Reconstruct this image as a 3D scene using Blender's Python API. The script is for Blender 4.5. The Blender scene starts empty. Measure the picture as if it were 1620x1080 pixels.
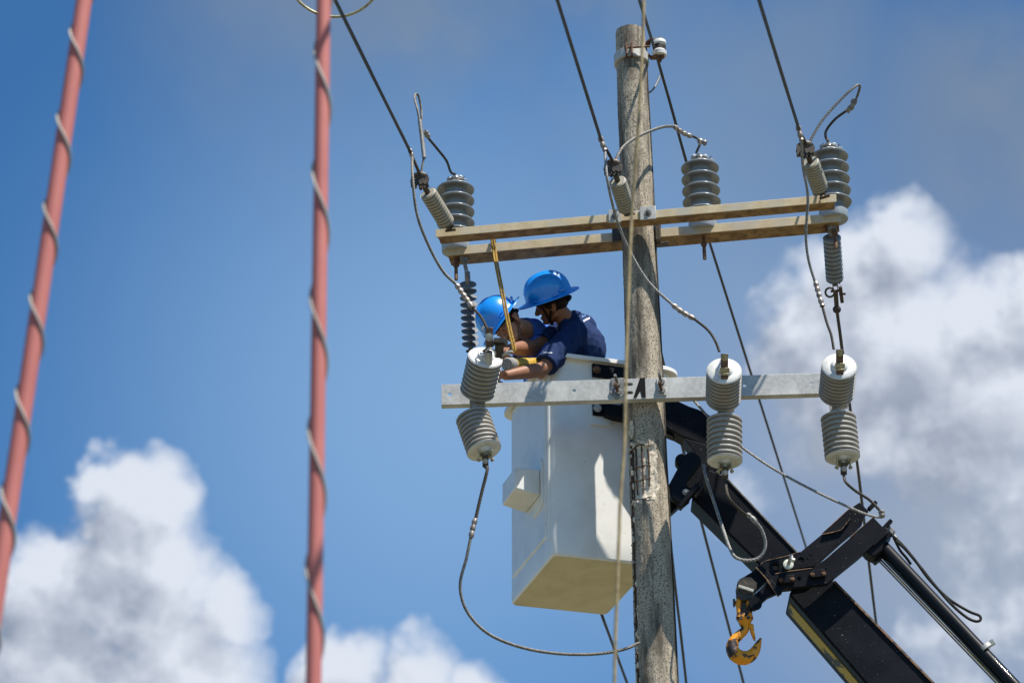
import bpy, bmesh, math, random
from mathutils import Vector, Matrix, noise
random.seed(4)
V = Vector
C = bpy.context.scene.collection
scn = bpy.context.scene

# ------------------------------------------------------------------ camera
PITCH, FPX = math.radians(27), 4500.0
C0 = V((0, 0, 1.6))
FW = V((0, math.cos(PITCH), math.sin(PITCH)))
U0 = V((0, -math.sin(PITCH), math.cos(PITCH)))
R0 = V((1, 0, 0))
def frame(ro):
    return (R0 * math.cos(ro) - U0 * math.sin(ro), U0 * math.cos(ro) + R0 * math.sin(ro))
def ray(px, py, fr):
    return FW * FPX + fr[0] * (px - 810) - fr[1] * (py - 540)
def at(px, py, Y, fr):
    d = ray(px, py, fr); return C0 + d * (Y / d.y)
lo, hi = 0.0, 0.08
for _ in range(40):                       # the roll that makes the pole plumb
    m = (lo + hi) / 2; fr = frame(m)
    if at(997, 50, 15, fr).x < at(1039, 1080, 15, fr).x: lo = m
    else: hi = m
FR = frame(lo)
CR, CU = FR
def P(px, py, Y=15.0): return at(px, py, Y, FR)
def Pz(px, py, z):
    d = ray(px, py, FR); return C0 + d * ((z - C0.z) / d.z)
def S(px, Y=15.0): return px * (Y / math.cos(PITCH)) / FPX      # pixels to metres near depth Y
def axis(dx, dy, face):                   # unit vector seen as (dx right, dy down), "face" of it towards the viewer
    q = V((dx, dy)).normalized(); s = math.sqrt(max(0, 1 - face * face))
    return (CR * q.x - CU * q.y) * s - FW * face

cd = bpy.data.cameras.new('camera'); cam = bpy.data.objects.new('camera', cd); C.objects.link(cam)
cd.sensor_width = 36; cd.lens = FPX / 1620 * 36; cd.clip_end = 20000; cd.clip_start = 0.1
cam.matrix_world = Matrix((( CR.x, CU.x, -FW.x, C0.x), (CR.y, CU.y, -FW.y, C0.y), (CR.z, CU.z, -FW.z, C0.z), (0, 0, 0, 1)))
cd.dof.use_dof = True; cd.dof.focus_distance = 16.9; cd.dof.aperture_fstop = 2.8
scn.camera = cam

# ------------------------------------------------------------------ sun, sky
SUN = V((0.37, -0.31, 1.0)).normalized()
sl = bpy.data.lights.new('sun', 'SUN'); sl.energy = 5.0; sl.angle = math.radians(0.5); sl.color = (1, 0.95, 0.87)
so = bpy.data.objects.new('sun', sl); C.objects.link(so)
so.rotation_euler = SUN.to_track_quat('Z', 'Y').to_euler(); so.location = (5, -5, 30)

w = bpy.data.worlds.new('World'); scn.world = w; w.use_nodes = True
nt = w.node_tree; nt.nodes.clear(); N = nt.nodes; L = nt.links
def nd(t, **k):
    n = N.new(t)
    for a, b in k.items(): setattr(n, a, b)
    return n
def mathn(op, a, b=None, c=None, clamp=False):
    n = nd('ShaderNodeMath', operation=op, use_clamp=clamp)
    for i, s in enumerate((a, b, c)):
        if s is None: continue
        if isinstance(s, (int, float)): n.inputs[i].default_value = s
        else: L.new(s, n.inputs[i])
    return n.outputs[0]
out = nd('ShaderNodeOutputWorld'); bg = nd('ShaderNodeBackground'); bg.inputs[1].default_value = 0.087
L.new(bg.outputs[0], out.inputs[0])
sky = nd('ShaderNodeTexSky'); sky.sky_type = 'NISHITA'; sky.sun_disc = False
sky.sun_elevation = math.asin(SUN.z); sky.sun_rotation = math.atan2(SUN.x, SUN.y)
sky.air_density = 1.0; sky.dust_density = 0.2; sky.ozone_density = 3.5; sky.altitude = 200
tc = nd('ShaderNodeTexCoord')
BLOBS = [(215,785,72,1.2),(185,860,80,1.25),(250,885,85,1.25),(130,930,90,1.2),(160,770,40,.9),(262,800,55,1.0),(225,850,70,1.1),(200,850,75,1.1),(165,900,80,1.1),(75,960,110,1.1),(240,970,130,1.1),(345,985,75,1.05),(60,1080,150,1.2),(260,1090,150,1.2),
         (555,1070,75,1),(650,1085,80,1),(740,1110,60,1),
         (1435,385,70,1.2),(1370,470,100,1.2),(1290,560,110,1.15),(1430,560,180,1.35),(1560,510,100,1.2),(1640,480,70,1.1),(1520,640,160,1.2),(1360,640,120,1.1),(1240,545,70,.9),
         (1300,660,110,.75),(1590,760,140,.7),(1600,960,130,.55),(1500,1060,120,.5),(1170,790,80,.45)]
VEIL = [(1640,160,260,.95),(1230,60,230,.6),(760,-20,330,1.0),(480,0,230,.7),(1180,250,230,.5),(1560,300,200,.4)]
HAZE = [(1560,860,400,1.0),(1300,690,260,.85),(1180,880,200,.3)]
THIN = [(720,640,500,.66),(1000,400,360,.45)]
def blobsum(vec, blobs):
    acc = None
    for px, py, r, a in blobs:
        c = ray(px, py, FR).normalized()
        dn = nd('ShaderNodeVectorMath', operation='DISTANCE'); L.new(vec, dn.inputs[0]); dn.inputs[1].default_value = c
        mr = nd('ShaderNodeMapRange', interpolation_type='SMOOTHSTEP'); L.new(dn.outputs['Value'], mr.inputs[0])
        mr.inputs[1].default_value = 0; mr.inputs[2].default_value = r * 1.75 / FPX; mr.inputs[3].default_value = a; mr.inputs[4].default_value = 0
        acc = mr.outputs[0] if acc is None else mathn('MAXIMUM', acc, mr.outputs[0])
    return acc
def tex(vec, scale, detail, rough=.55, dist=0):
    t = nd('ShaderNodeTexNoise'); L.new(vec, t.inputs['Vector']); t.inputs['Scale'].default_value = scale
    t.inputs['Detail'].default_value = detail; t.inputs['Roughness'].default_value = rough; t.inputs['Distortion'].default_value = dist
    return t.outputs['Fac']
def sstep(x, a, b, lo=0, hi=1):
    mr = nd('ShaderNodeMapRange', interpolation_type='SMOOTHSTEP'); L.new(x, mr.inputs[0])
    for i, v_ in ((1, a), (2, b), (3, lo), (4, hi)): mr.inputs[i].default_value = v_
    return mr.outputs[0]
def density(vec):
    wv = vec
    for sc_, am in ((30, .013), (80, .0075)):   # ragged outline: the shapes are looked up through two scales of turbulence
        t_ = nd('ShaderNodeTexNoise'); L.new(vec, t_.inputs['Vector']); t_.inputs['Scale'].default_value = sc_; t_.inputs['Detail'].default_value = 4
        sb = nd('ShaderNodeVectorMath', operation='SUBTRACT'); L.new(t_.outputs['Color'], sb.inputs[0]); sb.inputs[1].default_value = (.5, .5, .5)
        ml = nd('ShaderNodeVectorMath', operation='SCALE'); L.new(sb.outputs[0], ml.inputs[0]); ml.inputs['Scale'].default_value = am * 2
        ad = nd('ShaderNodeVectorMath', operation='ADD'); L.new(wv, ad.inputs[0]); L.new(ml.outputs[0], ad.inputs[1]); wv = ad.outputs[0]
    b = blobsum(wv, BLOBS)
    n1 = tex(vec, 40, 9, .61); n2 = tex(vec, 13, 3, .5)
    # the open sky beyond the frame carries the same broken cloud
    dn = nd('ShaderNodeVectorMath', operation='DISTANCE'); L.new(vec, dn.inputs[0]); dn.inputs[1].default_value = FW
    mr = nd('ShaderNodeMapRange'); L.new(dn.outputs['Value'], mr.inputs[0]); mr.inputs[1].default_value = .2; mr.inputs[2].default_value = .35
    far = mathn('MULTIPLY', mr.outputs[0], mathn('MULTIPLY_ADD', tex(vec, 3.5, 3), 4.2, -2.5, clamp=True))
    b = mathn('MAXIMUM', b, far)
    d = mathn('MULTIPLY_ADD', mathn('SUBTRACT', n1, .5), 1.45, b)
    d = mathn('MULTIPLY_ADD', mathn('SUBTRACT', n2, .5), .5, d)
    d = mathn('ADD', d, sstep(b, 0, .3, -.7, 0))
    return d
vec = tc.outputs['Generated']
off = nd('ShaderNodeVectorMath', operation='ADD'); L.new(vec, off.inputs[0]); off.inputs[1].default_value = (0.008, -0.003, 0.012)
d0 = density(vec); d1 = density(off.outputs[0])
alpha = sstep(d0, .12, .86)
thick = sstep(d0, .35, 1.5)
lit = mathn('ADD', mathn('MULTIPLY', mathn('SUBTRACT', d0, d1), 1.25), .58)
lit = mathn('SUBTRACT', lit, mathn('MULTIPLY', thick, .30), clamp=True)
lit = mathn('ADD', mathn('MULTIPLY', lit, .95), mathn('MULTIPLY', mathn('ADD', tex(vec, 24, 7, .62), -.30), .85), clamp=True)
cr = nd('ShaderNodeValToRGB'); L.new(lit, cr.inputs[0])
CLOUD_LOW, CLOUD_HIGH = (1.9, 2.3, 3.1), (5.6, 6.0, 6.75)
mx = nd('ShaderNodeMix', data_type='RGBA'); L.new(lit, mx.inputs['Factor'])
mx.inputs[6].default_value = (*CLOUD_LOW, 1); mx.inputs[7].default_value = (*CLOUD_HIGH, 1)
vl = mathn('MULTIPLY', blobsum(vec, VEIL), sstep(tex(vec, 10, 5, .5), .3, .62), clamp=True)
vl = mathn('MULTIPLY', vl, .85)
hz = mathn('MULTIPLY', blobsum(vec, HAZE), sstep(tex(vec, 8, 4, .5), .2, .6, .62, 1), clamp=True)
mv = nd('ShaderNodeMix', data_type='RGBA'); L.new(vl, mv.inputs['Factor'])
tint = nd('ShaderNodeMix', data_type='RGBA', blend_type='MULTIPLY'); tint.inputs['Factor'].default_value = 1
L.new(sky.outputs[0], tint.inputs[6]); tint.inputs[7].default_value = (.40, .77, 1.0, 1)
mv.inputs[7].default_value = (1.75, 2.2, 2.8, 1)
mh = nd('ShaderNodeMix', data_type='RGBA'); L.new(mathn('MULTIPLY', hz, .9), mh.inputs['Factor']); L.new(mv.outputs[2], mh.inputs[6]); mh.inputs[7].default_value = (2.75, 3.2, 3.95, 1)
mt = nd('ShaderNodeMix', data_type='RGBA'); L.new(blobsum(vec, THIN), mt.inputs['Factor']); L.new(tint.outputs[2], mt.inputs[6]); mt.inputs[7].default_value = (2.3, 3.85, 6.0, 1)
L.new(mt.outputs[2], mv.inputs[6])
mc = nd('ShaderNodeMix', data_type='RGBA'); L.new(alpha, mc.inputs['Factor'])
L.new(mh.outputs[2], mc.inputs[6]); L.new(mx.outputs[2], mc.inputs[7])
L.new(mc.outputs[2], bg.inputs[0])
N.remove(cr)
scn.view_settings.view_transform = 'Standard'; scn.view_settings.look = 'None'
scn.view_settings.exposure = 0.6; scn.view_settings.gamma = 1; scn.view_settings.use_curve_mapping = False
scn.cycles.max_bounces = 6

# ------------------------------------------------------------------ materials
def mat(name, col, rough=.5, metal=0, col2=None, scale=20, lo=.4, hi=.65, detail=6, bump=0, bscale=60, coat=0, col3=None, scale3=5, lo3=.5, hi3=.7, stretch=None, streak=None):
    m = bpy.data.materials.new(name); m.use_nodes = True
    t = m.node_tree; b = t.nodes['Principled BSDF']
    b.inputs['Roughness'].default_value = rough; b.inputs['Metallic'].default_value = metal
    b.inputs['Coat Weight'].default_value = coat
    if 'black' in name or 'hardware' in name or 'cloth' in name: b.inputs['Specular IOR Level'].default_value = .07 if 'black' in name else .3
    co = t.nodes.new('ShaderNodeTexCoord'); vs = co.outputs['Object']
    if stretch:
        mp = t.nodes.new('ShaderNodeMapping'); mp.inputs['Scale'].default_value = stretch; t.links.new(vs, mp.inputs[0]); vs = mp.outputs[0]
    def ns(sc, de=detail):
        n = t.nodes.new('ShaderNodeTexNoise'); n.inputs['Scale'].default_value = sc; n.inputs['Detail'].default_value = de
        n.inputs['Roughness'].default_value = .6; t.links.new(vs, n.inputs['Vector']); return n.outputs['Fac']
    def layer(a, c2, sc, l, h):
        mr = t.nodes.new('ShaderNodeMapRange'); t.links.new(ns(sc), mr.inputs[0]); mr.inputs[1].default_value = l; mr.inputs[2].default_value = h
        x = t.nodes.new('ShaderNodeMix'); x.data_type = 'RGBA'; t.links.new(mr.outputs[0], x.inputs['Factor'])
        if isinstance(a, tuple): x.inputs[6].default_value = (*a, 1)
        else: t.links.new(a, x.inputs[6])
        x.inputs[7].default_value = (*c2, 1); return x.outputs[2]
    c = col
    if col2: c = layer(c, col2, scale, lo, hi)
    if col3:
        if streak:
            mp = t.nodes.new('ShaderNodeMapping'); mp.inputs['Scale'].default_value = streak; t.links.new(co.outputs['Object'], mp.inputs[0]); vs = mp.outputs[0]
        c = layer(c, col3, scale3, lo3, hi3)
    if isinstance(c, tuple): b.inputs['Base Color'].default_value = (*c, 1)
    else: t.links.new(c, b.inputs['Base Color'])
    if bump:
        bn = t.nodes.new('ShaderNodeBump'); bn.inputs['Strength'].default_value = bump; bn.inputs['Distance'].default_value = .004
        t.links.new(ns(bscale), bn.inputs['Height']); t.links.new(bn.outputs[0], b.inputs['Normal'])
    return m
M = dict(
 concrete=mat('weathered_concrete', (.46,.39,.29), .95, 0, (.09,.072,.052), 120, .475, .62, 9, 1, 90, col3=(.10,.082,.06), scale3=15, lo3=.45, hi3=.62, streak=(1,1,.13)),
 fresh=mat('broken_concrete', (.66,.58,.46), .95, 0, (.34,.27,.19), 60, .50, .66, 6, 1, 60),
 rebar=mat('dark_rusted_bar', (.055,.032,.02), .85, .1, (.11,.065,.04), 40, .45, .6),
 rust=mat('rusty_steel', (.10,.045,.022), .8, .2, (.24,.14,.08), 40, .45, .6, 6, .5),
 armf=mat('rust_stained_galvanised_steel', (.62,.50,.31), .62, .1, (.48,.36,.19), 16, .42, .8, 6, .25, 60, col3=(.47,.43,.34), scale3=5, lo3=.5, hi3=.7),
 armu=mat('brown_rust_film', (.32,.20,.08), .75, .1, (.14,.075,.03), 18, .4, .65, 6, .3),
 galv=mat('galvanised_steel', (.52,.51,.47), .55, .2, (.38,.37,.34), 45, .35, .68, 6, .15, 90, col3=(.60,.59,.54), scale3=6),
 steel=mat('grey_hardware_steel', (.30,.29,.27), .5, .5, (.16,.14,.12), 50, .4, .65, 5, .3),
 darkm=mat('dark_hardware_steel', (.07,.06,.05), .5, .5, (.14,.10,.06), 40, .5, .7, 5, .3),
 porc=mat('grey_glazed_porcelain', (.225,.245,.255), .25, 0, (.19,.21,.22), 10, .4, .7, 4, 0, coat=.3),
 porcl=mat('pale_porcelain_base', (.36,.40,.42), .4, 0, (.30,.33,.35), 20),
 poly=mat('warm_grey_insulator_polymer', (.34,.32,.285), .5, 0, (.28,.265,.235), 14, .4, .7, 5, .1, coat=.1),
 polyc=mat('pale_insulator_cap', (.66,.66,.63), .5, 0, (.52,.51,.47), 20, .45, .75, 5, .1),
 strain=mat('tan_grey_strain_insulator', (.34,.31,.24), .6, 0, (.27,.25,.20), 25, .4, .65, 5, .15),
 straing=mat('slate_strain_insulator', (.22,.24,.26), .5, 0, (.16,.18,.19), 25),
 disc=mat('thin_disc_rubber', (.17,.185,.20), .6, 0, (.12,.13,.14), 25),
 wire=mat('dark_weathered_conductor', (.035,.03,.024), .7, .3, (.07,.055,.035), 60),
 alu=mat('aluminium_strand', (.30,.29,.27), .6, .3, (.16,.155,.14), 50),
 guyw=mat('dull_guy_wire', (.38,.36,.32), .7, .1, (.28,.26,.23), 8),
 alud=mat('weathered_aluminium_strand', (.20,.19,.165), .55, .5, (.12,.11,.09), 50),
 sleeve=mat('crimp_sleeve_metal', (.36,.31,.27), .5, .5, (.16,.12,.09), 60, .45, .6),
 copper=mat('brown_tinned_contact', (.17,.11,.08), .45, .6, (.09,.06,.05), 40),
 brass=mat('yellowed_zinc_casting', (.46,.42,.28), .45, .5, (.26,.22,.12), 40),
 ropey=mat('yellow_rope_fibre', (.46,.28,.03), .8, 0, (.20,.11,.02), 120, .42, .6, 3, .8, 200),
 tan=mat('tan_rope_fibre', (.36,.28,.14), .85, 0, (.25,.19,.10), 30, .4, .6, 4, .4),
 red=mat('faded_red_plastic', (.50,.155,.13), .7, 0, (.44,.13,.11), 3, .4, .6),
 white=mat('white_fibreglass', (.84,.82,.77), .34, 0, (.70,.68,.63), 5, .45, .8, 5, .08, 30, coat=.2, col3=(.50,.43,.33), scale3=45, lo3=.665, hi3=.76),
 whiteu=mat('dirty_bounce_tinted_underside', (.60,.55,.38), .6, 0, (.48,.42,.26), 6, .4, .75, 7, .1, 40, col3=(.25,.18,.10), scale3=30, lo3=.66, hi3=.76),  # yellow-olive ground bounce painted into the base colour, dirt specks over it
 black=mat('black_boom_paint', (.007,.008,.011), .48, 0, (.014,.015,.019), 6, .4, .7, 7, .1, 50, coat=0, col3=(.30,.28,.25), scale3=75, lo3=.66, hi3=.74),
 blackg=mat('glossy_black_paint', (.006,.007,.009), .42, 0, (.012,.012,.014), 5, .4, .7, 5, .1, coat=.15),
 blacke=mat('chipped_edge_rust', (.24,.13,.06), .7, .1, (.04,.035,.03), 35, .45, .6),
 rubber=mat('black_rubber_hose', (.03,.028,.026), .5, 0, (.05,.045,.04), 30),
 yellow=mat('worn_yellow_paint', (.42,.30,.02), .6, 0, (.02,.02,.02), 9, .54, .60, 8, .2, 50),
 hook=mat('worn_orange_hook_paint', (.85,.33,.01), .5, .1, (.035,.022,.018), 16, .49, .55, 7, .5, 50),
 nylon=mat('white_nylon_washer', (.72,.74,.62), .4),
 helmet=mat('blue_helmet_plastic', (.006,.27,.86), .30, 0, (.01,.27,.84), 30, .4, .7, 5, .03, 80, coat=.6, col3=(.03,.08,.22), scale3=70, lo3=.66, hi3=.74),
 skin=mat('tan_skin', (.29,.125,.062), .5, 0, (.23,.095,.048), 30, .4, .65, 5, .15, 120),
 skinl=mat('light_tan_skin', (.44,.22,.125), .5, 0, (.36,.165,.09), 26, .4, .65, 5, .15, 120),
 lips=mat('lip_skin', (.20,.075,.05), .45),
 hair=mat('black_hair', (.012,.009,.008), .55, 0, (.03,.024,.02), 90, .4, .6, 3, .6, 150),
 beard=mat('dark_stubble', (.10,.055,.035), .8, 0, (.21,.105,.06), 190, .42, .66, 3, .4, 200),
 navy=mat('navy_knit_cloth', (.005,.020,.082), .9, 0, (.007,.026,.10), 40, .4, .6, 3, .2, 30),
 royal=mat('royal_blue_cloth', (.045,.16,.62), .8, 0, (.04,.13,.52), 40, .4, .6, 3, .2, 30),
 jean=mat('dark_trouser_cloth', (.02,.022,.03), .9),
 print=mat('white_print', (.75,.76,.78), .7), printb=mat('pale_blue_print', (.15,.35,.6), .7),
 glovey=mat('yellow_glove_rubber', (.45,.28,.02), .55, 0, (.40,.24,.02), 20, .4, .65),
 knit=mat('grey_knit_cuff', (.36,.35,.32), .9, 0, (.12,.12,.12), 280, .45, .58, 3, .6, 160),
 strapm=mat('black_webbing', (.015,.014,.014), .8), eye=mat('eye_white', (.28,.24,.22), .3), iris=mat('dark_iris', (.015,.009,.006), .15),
 grass=mat('dry_grass_ground', (.165,.145,.08), .95, 0, (.22,.19,.12), .35, .4, .62, 8, 0, col3=(.08,.08,.04), scale3=3, lo3=.45, hi3=.6),
 asphalt=mat('grey_road_asphalt', (.06,.06,.058), .9, 0, (.085,.083,.08), 2, .4, .6))

# ------------------------------------------------------------------ mesh builder
def cat(pts, n=8):                        # Catmull-Rom through the points
    p = [V(q) for q in pts]
    if len(p) < 3: return p
    p = [p[0] * 2 - p[1]] + p + [p[-1] * 2 - p[-2]]
    o = []
    for i in range(1, len(p) - 2):
        for k in range(n):
            t = k / n; a, b, c, d = p[i-1], p[i], p[i+1], p[i+2]
            o.append(.5 * ((2*b) + (c-a)*t + (2*a-5*b+4*c-d)*t*t + (3*b-a-3*c+d)*t**3))
    o.append(p[-2]); return o
def perp(d):
    a = V((0, 0, 1)) if abs(d.z) < .9 else V((1, 0, 0))
    u = d.cross(a).normalized(); return u, d.cross(u).normalized()
class MB:
    def __init__(s): s.v = []; s.f = []
    def add(s, v, f):
        o = len(s.v); s.v += [V(q) for q in v]; s.f += [tuple(i + o for i in q) for q in f]; return s
    def box(s, c, size, X=V((1,0,0)), Y=V((0,1,0)), Z=V((0,0,1))):
        c = V(c); a, b, d = X.normalized()*size[0]/2, Y.normalized()*size[1]/2, Z.normalized()*size[2]/2
        return s.add([c+a*i+b*j+d*k for i in (-1,1) for j in (-1,1) for k in (-1,1)],
                     [(0,1,3,2),(4,6,7,5),(0,4,5,1),(2,3,7,6),(0,2,6,4),(1,5,7,3)])
    def bar(s, a, b, w, t, up=V((0,1,0))):   # bar from a to b, w across, t along "up"
        a, b = V(a), V(b); d = (b-a).normalized(); x = d.cross(up).normalized(); y = x.cross(d)
        return s.box((a+b)/2, ((b-a).length, w, t), d, x, y)
    def tube(s, pts, r, n=10, lobes=0, twist=0, amp=.16, cap=True):
        pts = [V(p) for p in pts]; m = len(pts)
        if not isinstance(r, (list, tuple)): r = [r] * m
        d0 = (pts[1]-pts[0]).normalized(); u, _ = perp(d0); L_ = 0; vs = []; fs = []
        for i, p in enumerate(pts):
            d = (pts[min(i+1, m-1)] - pts[max(i-1, 0)]).normalized()
            u = (u - d * u.dot(d)).normalized(); w_ = d.cross(u)
            if i: L_ += (p - pts[i-1]).length
            for k in range(n):
                a = 2*math.pi*k/n; rr = r[i]
                if lobes: rr *= 1 + amp * (abs(math.sin(lobes/2*(a - twist*L_)))*2 - 1)
                vs.append(p + (u*math.cos(a) + w_*math.sin(a)) * rr)
        for i in range(m-1):
            for k in range(n):
                a, b = i*n+k, i*n+(k+1)%n; fs.append((a, b, b+n, a+n))
        if cap: fs.append(tuple(range(n))[::-1]); fs.append(tuple((m-1)*n + k for k in range(n)))
        return s.add(vs, fs)
    def strands(s, pts, r, k=4, pitch=.10, n=7):     # k wires laid round each other
        pts = [V(p) for p in pts]; q = [pts[0]]; st = pitch/11
        for a, b in zip(pts, pts[1:]):
            m = max(1, int((b-a).length/st + .5)); q += [a + (b-a)*(i+1)/m for i in range(m)]
        d = (q[1]-q[0]).normalized(); u, _ = perp(d); fr_ = []; L_ = 0
        for i, p in enumerate(q):
            d = (q[min(i+1, len(q)-1)] - q[max(i-1, 0)]).normalized(); u = (u - d*u.dot(d)).normalized()
            if i: L_ += (p-q[i-1]).length
            fr_.append((p, u.copy(), d.cross(u), 2*math.pi*L_/pitch))
        ro = r*(.52 if k == 3 else .60)
        for j in range(k):
            s.tube([p + (a*math.cos(t + 2*math.pi*j/k) + b*math.sin(t + 2*math.pi*j/k))*ro for p, a, b, t in fr_], (r-ro)*1.06, n)
        return s
    def lathe(s, o, d, prof, n=32, sx=1):    # prof: (distance along d, radius)
        o, d = V(o), V(d).normalized(); u, w_ = perp(d)
        m = len(prof); vs = []; fs = []
        for h, r in prof:
            for k in range(n):
                a = 2*math.pi*k/n; vs.append(o + d*h + (u*math.cos(a)*sx + w_*math.sin(a))*max(r, 1e-5))
        for i in range(m-1):
            for k in range(n):
                a, b = i*n+k, i*n+(k+1)%n; fs.append((a, a+n, b+n, b))
        fs.append(tuple(range(n))); fs.append(tuple((m-1)*n+k for k in range(n))[::-1])
        return s.add(vs, fs)
    def cyl(s, a, b, r, n=16):
        a, b = V(a), V(b); return s.lathe(a, b-a, [(0, r), ((b-a).length, r)], n)
    def ball(s, c, r, X=V((1,0,0)), Y=V((0,1,0)), Z=V((0,0,1)), n=16, m=10):
        if not isinstance(r, (tuple, list)): r = (r, r, r)
        c = V(c); vs = []; fs = []
        for i in range(m+1):
            t = math.pi * (i + (0.02 if i == 0 else -0.02 if i == m else 0)) / m
            for k in range(n):
                a = 2*math.pi*k/n
                vs.append(c + X*r[0]*math.sin(t)*math.cos(a) + Y*r[1]*math.sin(t)*math.sin(a) + Z*r[2]*math.cos(t))
        for i in range(m):
            for k in range(n):
                a, b = i*n+k, i*n+(k+1)%n; fs.append((a, a+n, b+n, b))
        fs.append(tuple(range(n))); fs.append(tuple(m*n+k for k in range(n))[::-1])
        return s.add(vs, fs)
    def caps(s, a, b, ra, rb, n=16):         # tapered capsule
        a, b = V(a), V(b); d = b-a; Lh = d.length; pr = []
        for i in range(6): t = math.pi/2*i/5; pr.append((-ra*math.cos(t), max(ra*math.sin(t), 1e-4)))
        for i in range(6): t = math.pi/2*i/5; pr.append((Lh+rb*math.sin(t), max(rb*math.cos(t), 1e-4)))
        return s.lathe(a, d, pr, n)
    def plate(s, pts, ext, holes=()):        # planar outline (3D points) with holes, extruded by vector ext
        bm = bmesh.new(); edges = []
        for loop in [pts] + list(holes):
            vs = [bm.verts.new(V(p)) for p in loop]
            edges += [bm.edges.new((vs[i], vs[(i+1) % len(vs)])) for i in range(len(vs))]
        bmesh.ops.triangle_fill(bm, edges=edges, use_beauty=True, use_dissolve=False, normal=V(ext).normalized())
        g = bmesh.ops.extrude_face_region(bm, geom=bm.faces[:] )
        bmesh.ops.translate(bm, vec=V(ext), verts=[q for q in g['geom'] if isinstance(q, bmesh.types.BMVert)])
        # the first faces are consumed as the base only when kept: keep both ends
        bm.verts.index_update()
        s.add([q.co.copy() for q in bm.verts], [tuple(x.index for x in f.verts) for f in bm.faces]); bm.free(); return s
    def obj(s, name, m, parent=None, sharp=38, bevel=0, base=None):
        root = parent
        while root is not None and root.parent is not None: root = root.parent
        o_ = V(root['o']) if root is not None and 'o' in root else V((0,0,0))
        if root is None and base is not None: o_ = V(base)
        me = bpy.data.meshes.new(name); me.from_pydata([q - o_ for q in s.v], [], s.f)
        bm = bmesh.new(); bm.from_mesh(me); bmesh.ops.recalc_face_normals(bm, faces=bm.faces); bm.to_mesh(me); bm.free()
        me.polygons.foreach_set('use_smooth', [True]*len(me.polygons)); me.set_sharp_from_angle(angle=math.radians(sharp))
        me.materials.append(M[m] if isinstance(m, str) else m)
        ob = bpy.data.objects.new(name, me); C.objects.link(ob); ob.parent = parent
        if root is None and base is not None: ob.location = base
        if bevel:
            b = ob.modifiers.new('bevel', 'BEVEL'); b.width = bevel; b.segments = 2; b.limit_method = 'ANGLE'; b.angle_limit = math.radians(40)
        return ob
def tag(o, label, category, group=None, kind=None):
    if label: o['label'] = label
    if category: o['category'] = category
    if group: o['group'] = group
    if kind: o['kind'] = kind
    return o
def thing(name, loc, label, category, group=None):    # world-coordinate parts hang on this empty
    e = bpy.data.objects.new(name, None); C.objects.link(e); e.empty_display_size = .1
    e.location = loc; e['o'] = tuple(V(loc)); return tag(e, label, category, group)
def clean():
    for o in bpy.data.objects:
        if 'o' in o: del o['o']
def copy_tree(o, parent=None):
    c = o.copy(); C.objects.link(c); c.parent = parent
    for ch in list(o.children): copy_tree(ch, c)
    return c
def px(pts, Y=None):                       # pixel outline to 3D; points are (x, y) or (x, y, Y)
    return [P(q[0], q[1], q[2] if len(q) > 2 else Y) for q in pts]
def circ(cx, cy, r, Y, n=14): return [P(cx + r*math.cos(2*math.pi*k/n), cy + r*math.sin(2*math.pi*k/n), Y) for k in range(n)]
UP = V((0,0,1)); BACK = V((0,1,0)); RT = V((1,0,0))

# ------------------------------------------------------------------ setting
g = MB().add([(-3000,-3000,0),(3000,-3000,0),(3000,3000,0),(-3000,3000,0)], [(0,1,2,3)]).obj('ground', 'grass'); g['kind'] = 'structure'
rd = MB().add([(-300,2.5,.004),(300,2.5,.004),(300,10,.004),(-300,10,.004)], [(0,1,2,3)]).obj('road', 'asphalt'); rd['kind'] = 'structure'

# ------------------------------------------------------------------ utility pole
top = P(997, 50, 15); bot = P(1039, 1080, 15)
PX = (top.x + bot.x) / 2; PC = V((PX, 15, 0)); ZT = top.z
def prad(z): return S(24.5) + (ZT - z) / (ZT - bot.z) * (S(31) - S(24.5))
pole = thing('utility_pole', PC, 'tall weathered concrete pole with broken patch baring its reinforcing bars', 'utility pole')
ZD0, ZD1 = P(1022, 792, 14.9).z, P(1022, 700, 14.9).z      # broken patch
vs, fs, nseg = [], [], 96
zs = [0, 2, 4, 5.5]; z = bot.z - .25
while z < ZT - .01: zs.append(z); z += .0125
zs += [ZT - .008, ZT]
for z in zs:
    for k in range(nseg):
        a = 2*math.pi*k/nseg; r = prad(z)
        if z >= ZT - .001: r -= .012
        n = noise.noise(V((math.cos(a)*2.5, math.sin(a)*2.5, z*5))) * .003 + noise.noise(V((math.cos(a)*9, math.sin(a)*9, z*30))) * .0022
        x = math.cos(a)
        # ragged left corner where the cover has spalled
        t = 1 - min(1, abs(((a - math.radians(197) + math.pi) % (2*math.pi)) - math.pi) / math.radians(15))
        if t > 0 and z < ZD1 + .25 and z > 5:
            n -= min(1, t*2.4) * (.016 + .014 * noise.noise(V((2, 5, z*17)))) * min(1, (ZD1 + .25 - z)*9)
        elif t > 0 and z > ZD1: n += t * .005 * noise.noise(V((7, 5, z*45)))
        # patch facing the viewer, left of centre
        da = (a - math.radians(248) + math.pi) % (2*math.pi) - math.pi
        e = max(abs(da) / math.radians(50), abs((z - (ZD0+ZD1)/2) / ((ZD1-ZD0)/2))) + .22*noise.noise(V((a*4, 0, z*14)))
        if e < 1: n -= .013 * min(1, (1-e)*5) + .006*noise.noise(V((a*16, 3, z*45)))
        vs.append((PC.x + (r+n)*math.cos(a), 15 + (r+n)*math.sin(a), z))
for i in range(len(zs)-1):
    for k in range(nseg):
        a, b = i*nseg+k, i*nseg+(k+1) % nseg; fs.append((a, b, b+nseg, a+nseg))
fs.append(tuple(range(nseg))[::-1]); fs.append(tuple((len(zs)-1)*nseg+k for k in range(nseg)))
shaft = MB().add(vs, fs).obj('shaft', 'concrete', pole, sharp=50)
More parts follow.
